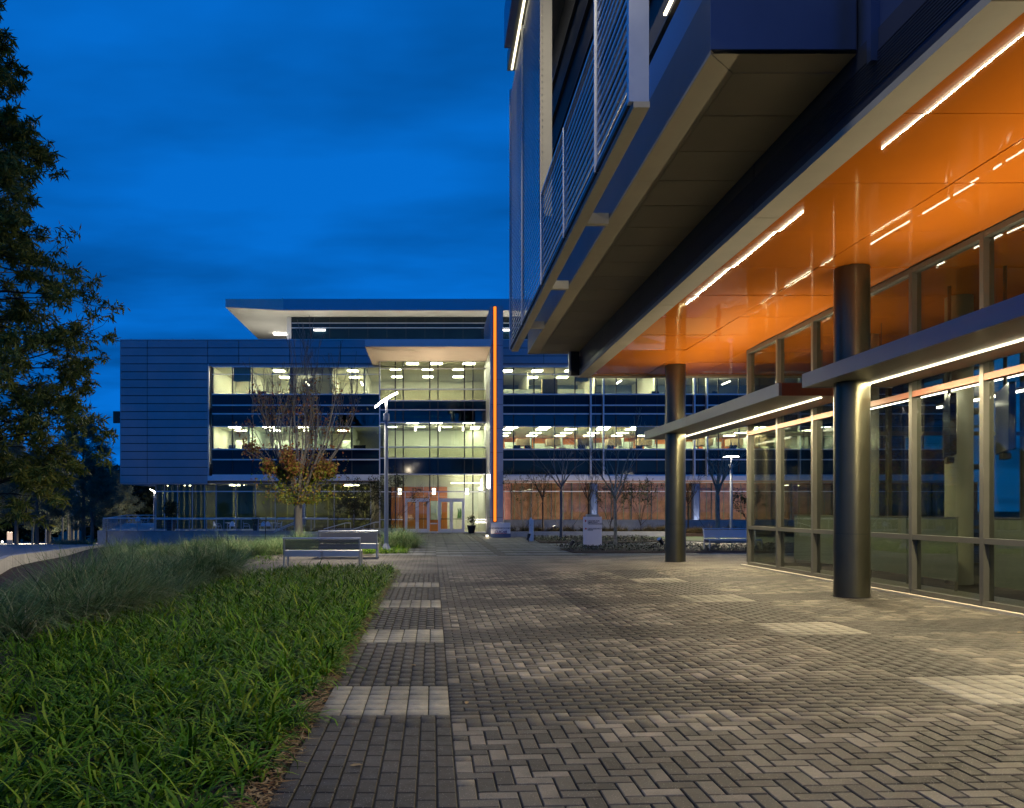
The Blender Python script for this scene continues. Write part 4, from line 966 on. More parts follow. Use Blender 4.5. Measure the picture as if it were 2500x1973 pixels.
# ---- benches
M['bench'] = mat('silver bench metal', (.48, .51, .56), .4, .7, .05, 4)
M['perf'] = None
def perforated(name):
    m = bpy.data.materials.new(name); m.use_nodes = True; t = m.node_tree; b = t.nodes['Principled BSDF']; out = t.nodes['Material Output']
    b.inputs['Base Color'].default_value = (.22, .24, .25, 1); b.inputs['Metallic'].default_value = .6; b.inputs['Roughness'].default_value = .4
    tcn = N(t, 'ShaderNodeTexCoord'); v = N(t, 'ShaderNodeTexVoronoi'); v.inputs['Scale'].default_value = 70; v.inputs['Randomness'].default_value = 0; t.links.new(tcn.outputs['Object'], v.inputs['Vector'])
    c = N(t, 'ShaderNodeMath', operation='LESS_THAN'); c.inputs[1].default_value = .40; t.links.new(v.outputs['Distance'], c.inputs[0])
    tr = N(t, 'ShaderNodeBsdfTransparent'); ms = N(t, 'ShaderNodeMixShader'); t.links.new(c.outputs[0], ms.inputs[0]); t.links.new(b.outputs[0], ms.inputs[1]); t.links.new(tr.outputs[0], ms.inputs[2]); t.links.new(ms.outputs[0], out.inputs[0])
    return m
M['perf'] = perforated('perforated metal')
def bench(loc, rz, L, label, back, H=.86):
    t = thing('bench', label, 'bench', loc, rz, None); f = M['bench']
    for sx in (-1, 1):
        x = sx*(L/2-.03)
        MB().tube([(x, -.32, 0), (x, -.30, .45), (x, -.40, H)], .03, 8).build('back_post', f, t, True, True)
        MB().tube([(x, .30, 0), (x, .30, .40), (x, .24, .45), (x, -.28, .44)], .028, 8).build('leg', f, t, True, True)
    MB().prism_x([(-.28, .43), (.28, .46), (.30, .44), (.30, .40), (.27, .40), (.26, .42), (-.28, .40)], -L/2+.06, L/2-.06).build('seat', f, t, local=True)
    MB().prism_x([(-.325, .50), (-.315, .50), (-.405, H-.04), (-.415, H-.04)], -L/2+.06, L/2-.06).build('backrest', back, t, local=True)
    MB().tube([(-L/2, -.41, H), (L/2, -.41, H)], .026, 8).build('top_rail', f, t, True, True)
    MB().box(-L/2+.05, L/2-.05, -.335, -.30, .30, .47).build('back_apron', f, t, local=True); MB().box(-.04, .04, -.35, -.30, .32, .45).build('clip', M['silver_dull'], t, local=True)
bench(((-2.04-4.25)/2, 23.2, 0), 0, 2.2, 'silver bench with see-through perforated back at the edge of the lily bed', M['perf'], .82)
bench(((-3.88-1.87)/2, 27.7, 0), 0, 2.0, 'silver bench with plain pale back beside the lamp post', M['bench'], .90)
b3 = G(1727, 1345); bench((b3[0]+1.0, b3[1], 0), R(180), 2.1, 'silver bench beside the shopfront corner below the bare tree', M['bench'], .86)
# ---- signs
M['sign_blue'] = mat('pale sign face', (.62, .64, .68), .5, 0, .03, 4); M['ink'] = mat('dark blue lettering', (.02, .03, .09), .6); M['ink_red'] = mat('red print', (.45, .02, .03), .6)
def put_text(s, size, x, y, z, m_, parent, name='lettering', bold=0, shear=0, align='LEFT'):
    o = link(name, text_mesh(s, size, bold, align, shear), parent, True); o.data.materials.append(m_); o.rotation_euler = (R(90), 0, 0); o.location = Vector((x, y, z))-Vector(parent.location); return o
sy = 33.5; sx0, sx1 = fx(1424.5, sy), fx(1469.6, sy)
t = thing('direction_sign', 'white direction sign naming the centre and One Research Drive, with red arrows', 'sign', ((sx0+sx1)/2, sy, 0))
z0, z1 = fz(1332.5, sy), fz(1261.8, sy)
box('face_panel', mat('white sign face', (.80, .77, .80), .55, 0, .03, 4), t, sx0, sx1, sy, sy+.10, z0, z1, .008)
for u in (.22, .8): box('foot', M['silver'], t, sx0+(sx1-sx0)*u-.025, sx0+(sx1-sx0)*u+.025, sy+.03, sy+.07, .0, z0)
box('base', M['concrete'], t, sx0-.06, sx1+.06, sy-.02, sy+.14, -.02, .06)
sc_ = (sx1-sx0)/217.0; Tx = lambda zx: sx0+(zx-1320)*sc_; Tz = lambda zy: z1-(zy-297)*sc_
for s_, zy in (('CENTER FOR', 353), ('EMERGING', 371), ('TECHNOLOGIES', 388), ('ONE RESEARCH', 444), ('DRIVE', 461)): put_text(s_, 24*sc_, Tx(1368), sy-.004, Tz(zy), M['ink'], t, bold=.0012)
def arrow(pts): MB().prism_y([(Tx(a), Tz(b)) for a, b in pts], sy-.006, sy-.002).build('arrow', M['ink_red'], t)
arrow([(1337, 328), (1337, 364), (1357, 346)]); arrow([(1330, 445), (1364, 445), (1347, 424)])
# rear tan sign box peeping over
t = thing('rear_sign', 'tan topped sign box standing right behind the direction sign', 'sign', (fx(1448, 36), 36, 0))
box('cabinet', M['beige'], t, fx(1432, 36), fx(1463, 36), 36.0, 36.25, .1, fz(1256, 36), .01); box('plinth', M['concrete'], t, fx(1434, 36), fx(1461, 36), 36.02, 36.23, -.02, .1)
# address sign by the fin
sy = 47.0; sx0, sx1 = fx(1199, sy), fx(1246, sy); z0, z1 = fz(1303, sy), fz(1276.3, sy)
t = thing('address_sign', 'low blue white sign reading One Research Drive at the foot of the orange lit fin', 'sign', ((sx0+sx1)/2, sy, 0))
box('face_panel', M['sign_blue'], t, sx0, sx1, sy, sy+.25, z0, z1, .01); box('base', M['navy_dark'], t, sx0-.02, sx1+.03, sy+.03, sy+.32, -.02, z0)
put_text('ONE RESEARCH DRIVE', .135, (sx0+sx1)/2, sy-.004, z1-.37, M['ink'], t, bold=.0015, align='CENTER')
put_text('CUICAR', .20, (sx0+sx1)/2, sy-.004, z1-.60, mat('purple logo print', (.05, .02, .12), .6), t, 'logo', bold=.006, shear=.15, align='CENTER')
MB().box((sx0+sx1)/2-.40, (sx0+sx1)/2+.36, sy-.004, sy-.001, z1-.635, z1-.618).build('logo_line', M['ink_red'], t)
point('sign_spot', (sx0-.25, sy-.35, .15), 10, (1, .75, .4), t, .04)
box('sign_light', M['lamp'], t, sx0-.30, sx0-.20, sy-.25, sy-.20, .06, .13)
# white post
x = fx(1297, 41.5); t = thing('white_marker_post', 'slim white square post standing at the edge of the dark ground cover', 'post', (x, 41.5, 0))
box('shaft', M['white'], t, x-.11, x+.11, 41.4, 41.5, 0, fz(1268, 41.5), .008); MB().cyl(x-.03, 41.45, fz(1268, 41.5), fz(1264, 41.5), .05, 12).build('cap', M['white'], t, True)
for k in range(2): box('hinge', M['silver_dull'], t, x-.08, x-.04, 41.385, 41.4, .35+.45*k, .40+.45*k)
# spotlights on the ground
def spotlight(px, py_, Y, label, aim, on=0):
    x, y, z = P(px, py_, Y); t = thing('ground_spotlight', label, 'spotlight', (x, y, 0))
    MB().cyl(x, y, 0, z-.1, .02, 8).build('stake', M['black'], t); d = Vector(aim).normalized()*.16
    p = Vector((x, y, max(z, .12))); MB().tube([p-d, p+d], [.055, .085], 14).build('housing', M['black'], t, True); MB().tube([p+d, p+d*1.05], .08, 14).build('lens', M['dim_light'] if on else M['silver'], t, True)
    if on: point('spot_glow', tuple(p+d*1.6), on, (1, .72, .35), t, .05)
spotlight(1290, 1311, 40.5, 'small black spotlight in front of the white post', (.3, .2, .9)); spotlight(1395, 1329, 33.2, 'small black spotlight left of the direction sign', (.5, .2, .8)); spotlight(1613, 1322, 33, 'small spotlight with pale lens left of the far bronze column', (-.6, -.5, .7))
spotlight(1355, 1290, 50.5, 'small lit spotlight among the glowing grasses of the long planter', (-.25, .5, .8), 30)
# ---- planter walls on the right
for nm, lb, y0, px0, px1, ztop in (('planter_wall', 'long low blue grey planter wall before the insulation wall', 47.8, 1246, 1640, fz(1298, 47.8)), ('planter_wall', 'upper pale planter wall running behind the grasses under the insulation wall', 54.5, 1230, 2300, fz(1269, 54.5))):
    tag(box(nm, M['concrete'], None, fx(px0, y0), fx(px1, y0), y0, y0+.3, -.1, ztop), lb, 'wall')
struct(box('planter_soil', soil, None, fx(1246, 48.2), fx(2200, 54.4), 48.1, 54.5, -.09, .20))
tag(box('planter_wall', M['concrete'], None, fx(800, 53), fx(985, 54.5), 54.0, 54.25, -.1, .35), 'low planter wall left of the entrance doors', 'wall')
# flower pot by the doors
pc = P(1151, 1302, 55.0)
t = thing('potted_plant', 'black tapered pot with a leafy shrub right of the entrance doors', 'plant pot', (pc[0], 55, 0)); pot_loc = (pc[0], 55.0)
MB().tube([(pc[0], 55, 0), (pc[0], 55, .55)], [.20, .31], 20).build('pot', M['black'], t, True); POT = t
t = thing('indoor_planter', 'white square planter with upright leaves inside the lobby', 'planter', (fx(1121, 62), 62, 0)); box('box', M['white'], t, fx(1115, 62), fx(1127, 62), 61.9, 62.2, 0, .95)
m = MB()
for k in range(14):
    a = prn.uniform(-.1, .1); x = fx(1121, 62)+prn.uniform(-.12, .12); m.quad((x-.03, 62, .9), (x+.03, 62, .9), (x+.02+a, 62.05, 1.5+prn.random()*.3), (x+a, 62.05, 1.75))
m.build('leaves', leaf_mat('indoor leaf', [(.03, .10, .03), (.06, .16, .05)]), t)
# islands of ground cover
struct(MB().prism([G(1368, 1341)[:2], G(1400, 1350)[:2], (16, 30.6), (16, 36.5), (9, 36.3), G(1440, 1334)[:2]], -.05, .035).build('planting_island', soil)); struct(MB().prism([(5.2, 39.2), (8.2, 38.4), (12, 41), (11.5, 46.5), (5.6, 45.5)], -.05, .035).build('planting_island', soil))
struct(MB().prism([(11.0, 44.0), (16, 38.2), (28, 38.2), (28, 47.6), (12, 47.6)], -.05, .03).build('lawn', mat('dull lawn', (.03, .05, .018), .95, 0, .3, 3, bump=.5, bscale=40)))
# ================================================================== VEGETATION
rng = np.random.default_rng(4)
def strips(base, az, L, wid, lift, droop, seg=5, curl=0.0, tipw=.08):
    """arching leaf blades: arrays of equal length -> verts, quads"""
    n = len(L); t = np.linspace(0, 1, seg+1)[None, :]
    ang0 = lift[:, None]; ang = ang0-droop[:, None]*t**1.2             # elevation along the blade
    ds = (L/seg)[:, None]
    am = (ang[:, :-1]+ang[:, 1:])/2
    r = np.concatenate([np.zeros((n, 1)), np.cumsum(np.cos(am)*ds, 1)], 1); z = np.concatenate([np.zeros((n, 1)), np.cumsum(np.sin(am)*ds, 1)], 1)
    a = az[:, None]+curl*(t*t)*np.sin(az*7)[:, None]
    px = base[:, 0:1]+r*np.cos(a); py = base[:, 1:2]+r*np.sin(a); pz = np.maximum(base[:, 2:3]+z, base[:, 2:3]-.0+.01)
    w = wid[:, None]*(np.clip(1.15-t**2.2, tipw, 1))*np.clip(.55+2*t, 0, 1)
    ox = -np.sin(a)*w/2; oy = np.cos(a)*w/2
    V = np.stack([np.stack([px-ox, py-oy, pz], -1), np.stack([px+ox, py+oy, pz], -1)], 2)      # n, seg+1, 2, 3
    V = V.reshape(n, (seg+1)*2, 3); b = (np.arange(n)*(seg+1)*2)[:, None, None]
    q = np.array([[2*i, 2*i+1, 2*i+3, 2*i+2] for i in range(seg)])[None]
    return V.reshape(-1, 3), (b+q).reshape(-1, 4)
def bedz(P_): return np.array([bed_z(x, y) if (x > wall_x(y) and x < -.92) else 0. for x, y in P_])
# --- daylilies
def lilies(name, cl, leaves, mtl, size=1.0, seg=5):
    n = len(cl); k = leaves; N_ = n*k
    c = np.repeat(cl, k, 0); az = rng.uniform(0, 2*np.pi, N_); sz = np.repeat(rng.uniform(.75, 1.2, n), k)*size
    off = rng.normal(0, .035, (N_, 2)); z = np.repeat(bedz(cl), k)
    base = np.column_stack([c[:, 0]+off[:, 0], c[:, 1]+off[:, 1], z])
    L = rng.uniform(.22, .56, N_)*sz; wid = rng.uniform(.012, .026, N_)*np.sqrt(sz); lift = rng.uniform(.6, 1.5, N_); dr = rng.uniform(.9, 3.2, N_)
    V, Q = strips(base, az, L, wid, lift, dr, seg, .5)
    return link(name, np_mesh(name, V, Q, mtl, True))
lm = leaf_mat('daylily leaf', [(.010, .028, .002), (.025, .07, .004), (.055, .14, .006), (.08, .19, .008), (.12, .25, .012), (.26, .31, .03)], .5, .25, .10)
pts = []
while len(pts) < 5200:
    y = 3.0+19*rng.random()**.75; x = -1.0-rng.random()*11
    if x < -5.0-y*.55: continue
    lim = -5.0-.25*math.sin(y) if y > 12.5 else (-5.8 if y > 11.2 else -9)
    if x < lim or (y > 21.6): continue
    if y < 9 and rng.random() < .10: continue
    pts.append((x-.12*rng.random(), y))
pts = np.array(pts)
stuff(tag(lilies('daylily_planting', pts, 25, lm, .84), 'dense green strap leaved daylilies filling the bed beside the paving', 'ground cover'))
far = np.array([(x, y) for x, y in zip(rng.uniform(-3.0, -1.0, 90), rng.uniform(29.8, 33, 90))]); stuff(tag(lilies('lamp_foot_lilies', far, 22, lm, .8, 4), 'small patch of green lilies round the lamp post foot', 'ground cover'))
far = np.array([(x, y) for x, y in zip(rng.uniform(-8.5, -5.0, 200), rng.uniform(22, 28.5, 200))]); stuff(tag(lilies('back_lilies', far, 20, lm, .9, 4), 'strip of green lilies beyond the perforated bench under the tall grasses', 'ground cover'))
# dead leaves and straw between the clumps
dm = leaf_mat('dead leaf', [(.10, .05, .02), (.20, .12, .05), (.30, .22, .12), (.07, .03, .015)], .8, .1)
n = 9000; pp = np.column_stack([-.93-np.abs(rng.normal(0, 1, n))*np.where(rng.random(n) < .45, .10, 2.6), rng.uniform(3.4, 21.8, n)])
pp = pp[pp[:, 0] > -6]; n = len(pp); base = np.column_stack([pp, bedz(pp)+rng.uniform(.0, .05, n)])
V, Q = strips(base, rng.uniform(0, 6.28, n), rng.uniform(.03, .16, n), rng.uniform(.006, .022, n), rng.uniform(-.1, .5, n), rng.uniform(0, 1, n), 3, 1.0)
stuff(tag(link('leaf_litter', np_mesh('leaf_litter', V, Q, dm)), 'brown leaf litter and straw along the bed edge', 'litter'))
for i, (px, py_) in enumerate(((870, 1870), (1140, 1717), (1160, 1662), (1730, 1563), (1010, 1625), (2490, 1545))):
    x, y, z = G(px, py_); L = .045
    m = MB(); a = i*1.3; c_, s_ = math.cos(a), math.sin(a)
    for u, v, h in ((-1, 0, .004), (-.4, .38, .010), (.4, .32, .012), (1, 0, .006), (.4, -.34, .010), (-.4, -.36, .005)): m.v.append((x+L*(u*c_-v*s_), y+L*(u*s_+v*c_), z+h))
    m.v.append((x, y, z+.003)); m.f = [(i_, (i_+1) % 6, 6) for i_ in range(6)]
    tag(m.build('fallen_leaf', dm), ('dry leaf on the dark brick border strip below the wide pale squares', 'dry leaf on dark bricks just right of the largest pale squares', 'dry leaf where dark running bricks meet the herringbone beside the border', 'dry leaf in the middle of the herringbone paving', 'dry leaf on the pale squares next to the lily bed', 'dry leaf by the foot of the shopfront')[i], 'leaf', 'fallen leaves on the paving')
# --- tall fine grasses
def grasses(name, cl, blades, H0, mtl, wid=.006, spread=.16, seg=4, lean=(0, 0), zf=bedz):
    n = len(cl); N_ = n*blades; c = np.repeat(cl, blades, 0); s = np.repeat(rng.uniform(.7, 1.2, n)*np.array([.58 if (x < -6.2 and y < 25) else (.78 if y > 25 else 1) for x, y in cl]), blades); H = H0
    az = np.repeat(rng.uniform(0, 2*np.pi, n), blades)+rng.normal(0, 1.5, N_); off = rng.normal(0, spread*.45, (N_, 2)); base = np.column_stack([c+off*s[:, None], np.repeat(zf(cl), blades)])
    L = H*s*rng.uniform(.55, 1.1, N_); lift = np.repeat(rng.uniform(.9, 1.35, n), blades)+rng.uniform(-.35, .2, N_); dr = np.repeat(rng.uniform(.3, 1.4, n), blades)+rng.uniform(-.2, 1.2, N_)
    V, Q = strips(base, az, L, np.full(N_, wid)*rng.uniform(.6, 1.3, N_), lift, dr, seg, .6)
    return link(name, np_mesh(name, V, Q, mtl, True))
gm1 = leaf_mat('muhly grass', [(.03, .07, .025), (.08, .16, .06), (.13, .23, .09), (.19, .28, .12), (.42, .40, .22)], .6, .3)
gm2 = leaf_mat('bleached muhly grass', [(.10, .13, .07), (.20, .20, .12), (.38, .34, .22), (.50, .45, .32)], .6, .3)
gp = []
while len(gp) < 480:
    y = 9.6+25*rng.random(); x = -5.0-12*rng.random()
    if x < wall_x(y)+.8 or x < -3.5-y*.56: continue
    if y < 12.5 and x > -6.6: continue
    if 22 < y < 29 and x > -8.3: continue
    if 1057+x*1970/y < 270 and y > 16: continue
    gp.append((x, y))
gp = np.concatenate([np.array(gp)[:270], np.column_stack([rng.uniform(-8.5, -4.9, 85), rng.uniform(10.4, 15, 85)])])
stuff(tag(grasses('muhly_grass', gp, 330, 1.3, gm1, .0125, .17, 5), 'mass of grey green fine ornamental grass mounding up to the low wall', 'ornamental grass'))
gq = gp[(gp[:, 1] < 17)][-60:]; gq = gq+rng.normal(0, .2, gq.shape)
stuff(tag(grasses('dry_grass', gq, 130, .85, gm2, .011, .35, 4), 'tangled straw coloured dry stems among the nearer grey grass', 'ornamental grass'))
gb = np.array([(x, y) for x, y in zip(rng.uniform(-12, -2.4, 120), rng.uniform(29.5, 38, 120)) if not (x > -4.4 and y < 30)])
stuff(tag(grasses('back_muhly_grass', gb, 190, .62, gm1, .016, .2, 4), 'row of darker fine grass mounds behind the benches before the terrace wall', 'ornamental grass'))
zero = lambda P_: np.zeros(len(P_))
t = grasses('grass_mound', np.array([(-1.35, 34.2), (-1.7, 34.6), (-1.0, 34.5), (-1.35, 34.9)]), 900, 1.45, gm1, .011, .5, 4, zf=zero); tag(t, 'big rounded mound of dark fine grass beside the path to the doors', 'ornamental grass')
gm3 = leaf_mat('brown planter grass', [(.03, .035, .015), (.07, .06, .025), (.14, .10, .04), (.22, .15, .07)], .7, .3)
pz = lambda P_: np.full(len(P_), .19)
gpl = np.array([(x, y) for x, y in zip(rng.uniform(fx(1250, 49), 22, 110), rng.uniform(48.6, 50.4, 110))])
stuff(tag(grasses('planter_grass', gpl, 150, .85, gm3, .014, .3, 3, zf=pz), 'row of brown tufted grasses in the long planter under the insulation wall', 'ornamental grass'))
gpl = np.array([(x, y) for x, y in zip(rng.uniform(fx(690, 54), fx(930, 54), 80), rng.uniform(53.2, 56.5, 80))])
stuff(tag(grasses('entrance_planter_grass', gpl, 150, .95, gm3, .014, .3, 3, zf=zero), 'brown and green grasses in the planter left of the entrance', 'ornamental grass'))
# --- low ground cover on the islands
gcm = leaf_mat('dark ground cover', [(.012, .022, .010), (.025, .04, .016), (.045, .055, .025), (.09, .05, .03)], .5, .15)
def cover(name, poly_test, x0, x1, y0, y1, n, label):
    P_ = np.column_stack([rng.uniform(x0, x1, n), rng.uniform(y0, y1, n)]); P_ = P_[[poly_test(x, y) for x, y in P_]]; n = len(P_)
    base = np.column_stack([P_, .03+rng.uniform(0, .13, n)]); V, Q = strips(base, rng.uniform(0, 6.28, n), rng.uniform(.06, .13, n), rng.uniform(.04, .07, n), rng.uniform(-.1, .9, n), rng.uniform(0, .8, n), 2, .3, .3)
    stuff(tag(link(name, np_mesh(name, V, Q, gcm)), label, 'ground cover'))
g1 = G(1368, 1341)
cover('island_ground_cover', lambda x, y: x > g1[0]+max(0, 31.3-y)*.7-.1 and y < 36.3-.0*x and (x > 6 or y < 34.5), g1[0], 15.8, 30.5, 36.4, 11000, 'dark leafy ground cover round the direction sign')
cover('rear_ground_cover', lambda x, y: y > 38.6+(.28 if x > 8.2 else -.2)*(x-8.2) and x < 11.8, 5.3, 11.8, 38.4, 46, 8000, 'dark leafy ground cover round the slim white post')

# --- trees
def rot(v, axis, a): return Matrix.Rotation(a, 3, axis) @ v
def grow(mb, p, d, L, r, lev, r_, tips, spread=.6, up=.12, kids=(2, 4), taper=.6, shrink=.72, minr=.004, wob=.16, sides=7):
    seg = 4 if lev > 1 else 3; pts = [Vector(p)]; rad = [r]; q = Vector(p); dd = Vector(d)
    for i in range(seg):
        dd = (dd+Vector((r_.uniform(-wob, wob), r_.uniform(-wob, wob), r_.uniform(-wob, wob)+up))).normalized(); q = q+dd*L/seg; pts.append(q.copy()); rad.append(max(minr, r+(r*taper-r)*(i+1)/seg))
    mb.tube(pts, rad, max(3, sides), False)
    if lev <= 0: tips.append((pts[1], pts[2])); tips.append((pts[2], pts[3])); return
    n = r_.randint(*kids)
    for k in range(n):
        t_ = 1.0 if k == 0 else r_.uniform(.35, 1.0); i = min(seg-1, int(t_*seg)); b = pts[i].lerp(pts[i+1], t_*seg-i)
        ax = dd.orthogonal(); ax = rot(ax, dd, r_.uniform(0, 6.28)); nd = rot(dd, ax, r_.uniform(.35, 1.0)*spread*(.5 if k == 0 else 1))
        grow(mb, b, nd, L*shrink*r_.uniform(.75, 1.15), max(minr, rad[i+1]*(.8 if k == 0 else .62)), lev-1, r_, tips, spread, up, kids, taper, shrink, minr, wob, max(3, sides-1))
def on_twigs(tips, k, jit):
    A = np.array([tuple(a) for a, b in tips]); B = np.array([tuple(b) for a, b in tips]); A = np.repeat(A, k, 0); B = np.repeat(B, k, 0); u = rng.random((len(A), 1))*1.15
    return A+(B-A)*u+rng.normal(0, jit, A.shape)
def leaf_cards(C, size, asp, r_=rng, droop=0.0, folded=False):
    n = len(C); u = r_.normal(0, 1, (n, 3)); u[:, 2] -= droop; u /= np.linalg.norm(u, axis=1)[:, None]
    w = r_.normal(0, 1, (n, 3)); w -= u*(w*u).sum(1)[:, None]; w /= np.linalg.norm(w, axis=1)[:, None]
    s = size*r_.uniform(.6, 1.25, n)[:, None]
    V = np.stack([C, C+u*s*.45+w*s*asp, C+u*s, C+u*s*.45-w*s*asp], 1).reshape(-1, 3); return V, np.arange(4*n).reshape(-1, 4)
bark = mat('grey bark', (.15, .14, .125), .9, 0, .3, 6, bump=.6, bscale=18, stretch=(1, 1, .3)); bark_d = mat('dark bark', (.035, .028, .022), .9, 0, .3, 8, bump=.6, bscale=30)
bark_p = mat('pale blotched bark', (.26, .25, .19), .9, 0, .45, 9, bump=.4, bscale=20)
# autumn tree before the facade
rr_ = random.Random(21); ay = 40.0; ax_ = fx(731, ay)
t = thing('autumn_tree', 'tree with bare upper twigs and red to yellow green leaves below', 'tree', (ax_, ay, -.1))
mb = MB(); tips = []
mb.tube([(ax_, ay, -.3), (ax_-.03, ay, .5), (ax_-.06, ay+.03, 1.3), (ax_-.05, ay, 2.0)], [.27, .20, .19, .20], 10)
for k in range(17):
    a = k*2.4; e = rr_.uniform(.9, 1.42) if k < 11 else rr_.uniform(.15, .6); d = Vector((math.cos(a)*math.cos(e), math.sin(a)*math.cos(e), math.sin(e)))
    grow(mb, (ax_-.05, ay, 1.7+.03*k), d, rr_.uniform(2.5, 3.3) if k < 11 else rr_.uniform(.9, 1.2), .085 if k < 11 else .05, 4, rr_, tips, .45, .10, (2, 3), .62, .72, .012, .10, 6)
mb.build('trunk', bark, t, True)
T = on_twigs(tips, 1, .01); C = []
for p in T:
    h = p[2]; w = .95 if h < 5.2 else max(0, (8.2-h)/3.0)*.8
    if rng.random() < w: C.append(p+rng.normal(0, .13, (20 if h < 4.0 else (15 if h < 5.6 else 7), 3)))
n = 2600; q = np.column_stack([rng.normal(0, 1.0, n), rng.normal(0, 1.0, n), rng.uniform(0, 1, n)**1.2]); q[:, 2] = 1.95+q[:, 2]*3.0; wd = np.interp(q[:, 2], [1.9, 2.6, 3.4, 4.4, 5], [.45, 1.0, 1.15, 1.05, .9]); q[:, 0] *= wd; q[:, 1] *= wd
q = q[(np.abs(q[:, 0]) < 2.4)]; keep = rng.random(len(q)) < np.interp(q[:, 2], [2, 3.6, 5], [1, .75, .22]); q = q[keep]; q += np.array([ax_, ay, 0])
C = np.concatenate(C+[q]); low = C[C[:, 2]+rng.normal(0, .5, len(C)) < 3.4]; high = C[C[:, 2]+rng.normal(0, .3, len(C)) >= 3.3]
V, Q = leaf_cards(low, .16, .30, droop=.5); link('lower_crown', np_mesh('lower_crown', V, Q, leaf_mat('yellow green leaf', [(.12, .19, .02), (.25, .30, .03), (.42, .36, .05), (.42, .20, .06)], .6, .5)), t)
V, Q = leaf_cards(high, .15, .28, droop=.5); link('upper_crown', np_mesh('upper_crown', V, Q, leaf_mat('russet leaf', [(.15, .05, .03), (.26, .09, .04), (.36, .22, .07), (.22, .22, .07)], .6, .45)), t)
# big oak at the left edge
rr_ = random.Random(8); oy = 16.5; ox = -10.6; oz = bed_z(-8.4, 16.5)
t = thing('willow_oak', 'large dark narrow leaved oak leaning in over the bed and road', 'tree', (ox, oy, oz)); mb = MB(); tips = []
mb.tube([(ox, oy, -.6), (ox, oy, 3), (ox+.1, oy, 7), (ox+.05, oy, 13.5)], [.34, .28, .20, .04], 12)
for k in range(112):
    z = 1.7+11.8*(k/112); a = k*2.399; rad = float(np.interp(z, [1.5, 3.5, 5, 11.6, 14.5], [3.0, 3.4, 3.3, 1.6, .3]))
    e = rr_.uniform(.0, .4); d = Vector((math.cos(a)*math.cos(e), math.sin(a)*math.cos(e), math.sin(e)))
    grow(mb, (ox+.03, oy, z), d, rad*.56, .05, 3, rr_, tips, .75, .0, (3, 4), .55, .60, .004, .14, 4)
mb.build('trunk', bark_d, t, True)
C = on_twigs(tips, 17, .015)
V, Q = leaf_cards(C, .17, .11, droop=.55); link('crown', np_mesh('crown', V, Q, leaf_mat('oak leaf', [(.05, .085, .02), (.10, .15, .035), (.18, .21, .045), (.30, .28, .05)], .5, .3)), t)
# feathery cypress trees across the road
cyp = leaf_mat('cypress needle', [(.09, .13, .11), (.13, .18, .14), (.18, .22, .14), (.24, .22, .12)], .7, .35)
def feather_tree(seed, H, crown_r, base_h):
    rr_ = random.Random(seed); mb = MB(); tips = []
    mb.tube([(0, 0, -.3), (0, 0, H*.3), (.1, 0, H*.65), (.05, 0, H)], [.24, .17, .10, .02], 9)
    for k in range(46):
        f = k/46; z = base_h+(H-base_h)*f; a = k*2.399; rad = crown_r*(1-f**1.5)*(.55+.45*min(1, f*5))+.3; e = rr_.uniform(.05, .5)
        grow(mb, (.03, 0, z), Vector((math.cos(a)*math.cos(e), math.sin(a)*math.cos(e), math.sin(e))), rad*.55, .05, 2, rr_, tips, .7, .02, (3, 4), .5, .62, .006, .12, 4)
    C = on_twigs(tips, 30, .16)
    V, Q = leaf_cards(C, .26, .10, droop=.3)
    return mb.mesh('trunk', bark, True), np_mesh('crown', V, Q, cyp)
protos = [feather_tree(31, 11.5, 4.2, 2.2), feather_tree(32, 9.5, 3.6, 2.0)]
spots = [(204, 74, 0, 1.0, 'feathery cypress with forked pale trunk beside the terrace pier'), (225, 68, 1, .75, 'smaller feathery cypress standing close to the terrace pier'), (120, 95, 1, 1.0, 'feathery tree across the road behind the unlit post'), (40, 92, 0, 1.0, 'feathery tree behind the distant road lamp post'), (-60, 70, 0, 1.05, 'feathery tree at the cut edge across the road'), (170, 105, 0, 1.0, 'far feathery tree between the road posts'), (285, 104, 1, .95, 'feathery tree behind the terrace corner railing'), (90, 70, 1, .85, 'young feathery tree on the road verge left of the forked cypress')]
for px, Y, k, s, lb in spots:
    x = fx(px, Y); z = road_z(Y)-.05; t = thing('cypress_tree', lb, 'tree', (x, Y, z), rnd.uniform(0, 6), 'feathery trees across the road'); t.scale = (s, s, s)
    link('trunk', protos[k][0], t, True); link('crown', protos[k][1], t, True)
# young white trunks along the road
for i, px in enumerate((79, 152, 166, 179, 190)):
    Y = 88+i*3; x = fx(px, Y); z = road_z(Y); m = MB(); m.tube([(x, Y, z-.1), (x+.03, Y, z+2.2), (x, Y, z+5)], [.12, .10, .06], 8); tag(m.build('pale_tree_trunk', bark_p, None, True), 'slender pale trunk in the row of young trees along the road', 'tree trunk', 'pale trunks along the road')
# far wood
def wood_tree(seed):
    rr = np.random.default_rng(seed); n = 2600; c = rr.normal(0, 1, (n, 3)); c /= np.linalg.norm(c, axis=1)[:, None]; c *= rr.uniform(.55, 1, n)[:, None]*np.array([4, 4, 6.5]); c[:, 2] += 7.2; c += rr.normal(0, .5, c.shape)
    V, Q = leaf_cards(c, 1.0, .32, rr); return V, Q
wm = leaf_mat('wood foliage', [(.008, .016, .009), (.016, .028, .014), (.028, .04, .02)], .7, .2); VV = []; QQ = []; b = 0
protoV = [wood_tree(s) for s in (1, 2, 3)]
for i in range(46):
    V, Q = protoV[i % 3]; Y = rnd.uniform(128, 175); x = rnd.uniform(-85, 12)*Y/140-14; s = rnd.uniform(.8, 1.15); v = V*s+np.array([x, Y, road_z(Y)-.6]); VV.append(v); QQ.append(Q+b); b += len(V)
wd_ = stuff(tag(link('woodland', np_mesh('woodland', np.concatenate(VV), np.concatenate(QQ), wm)), 'dark woodland closing the view beyond the road and terrace', 'woodland'))
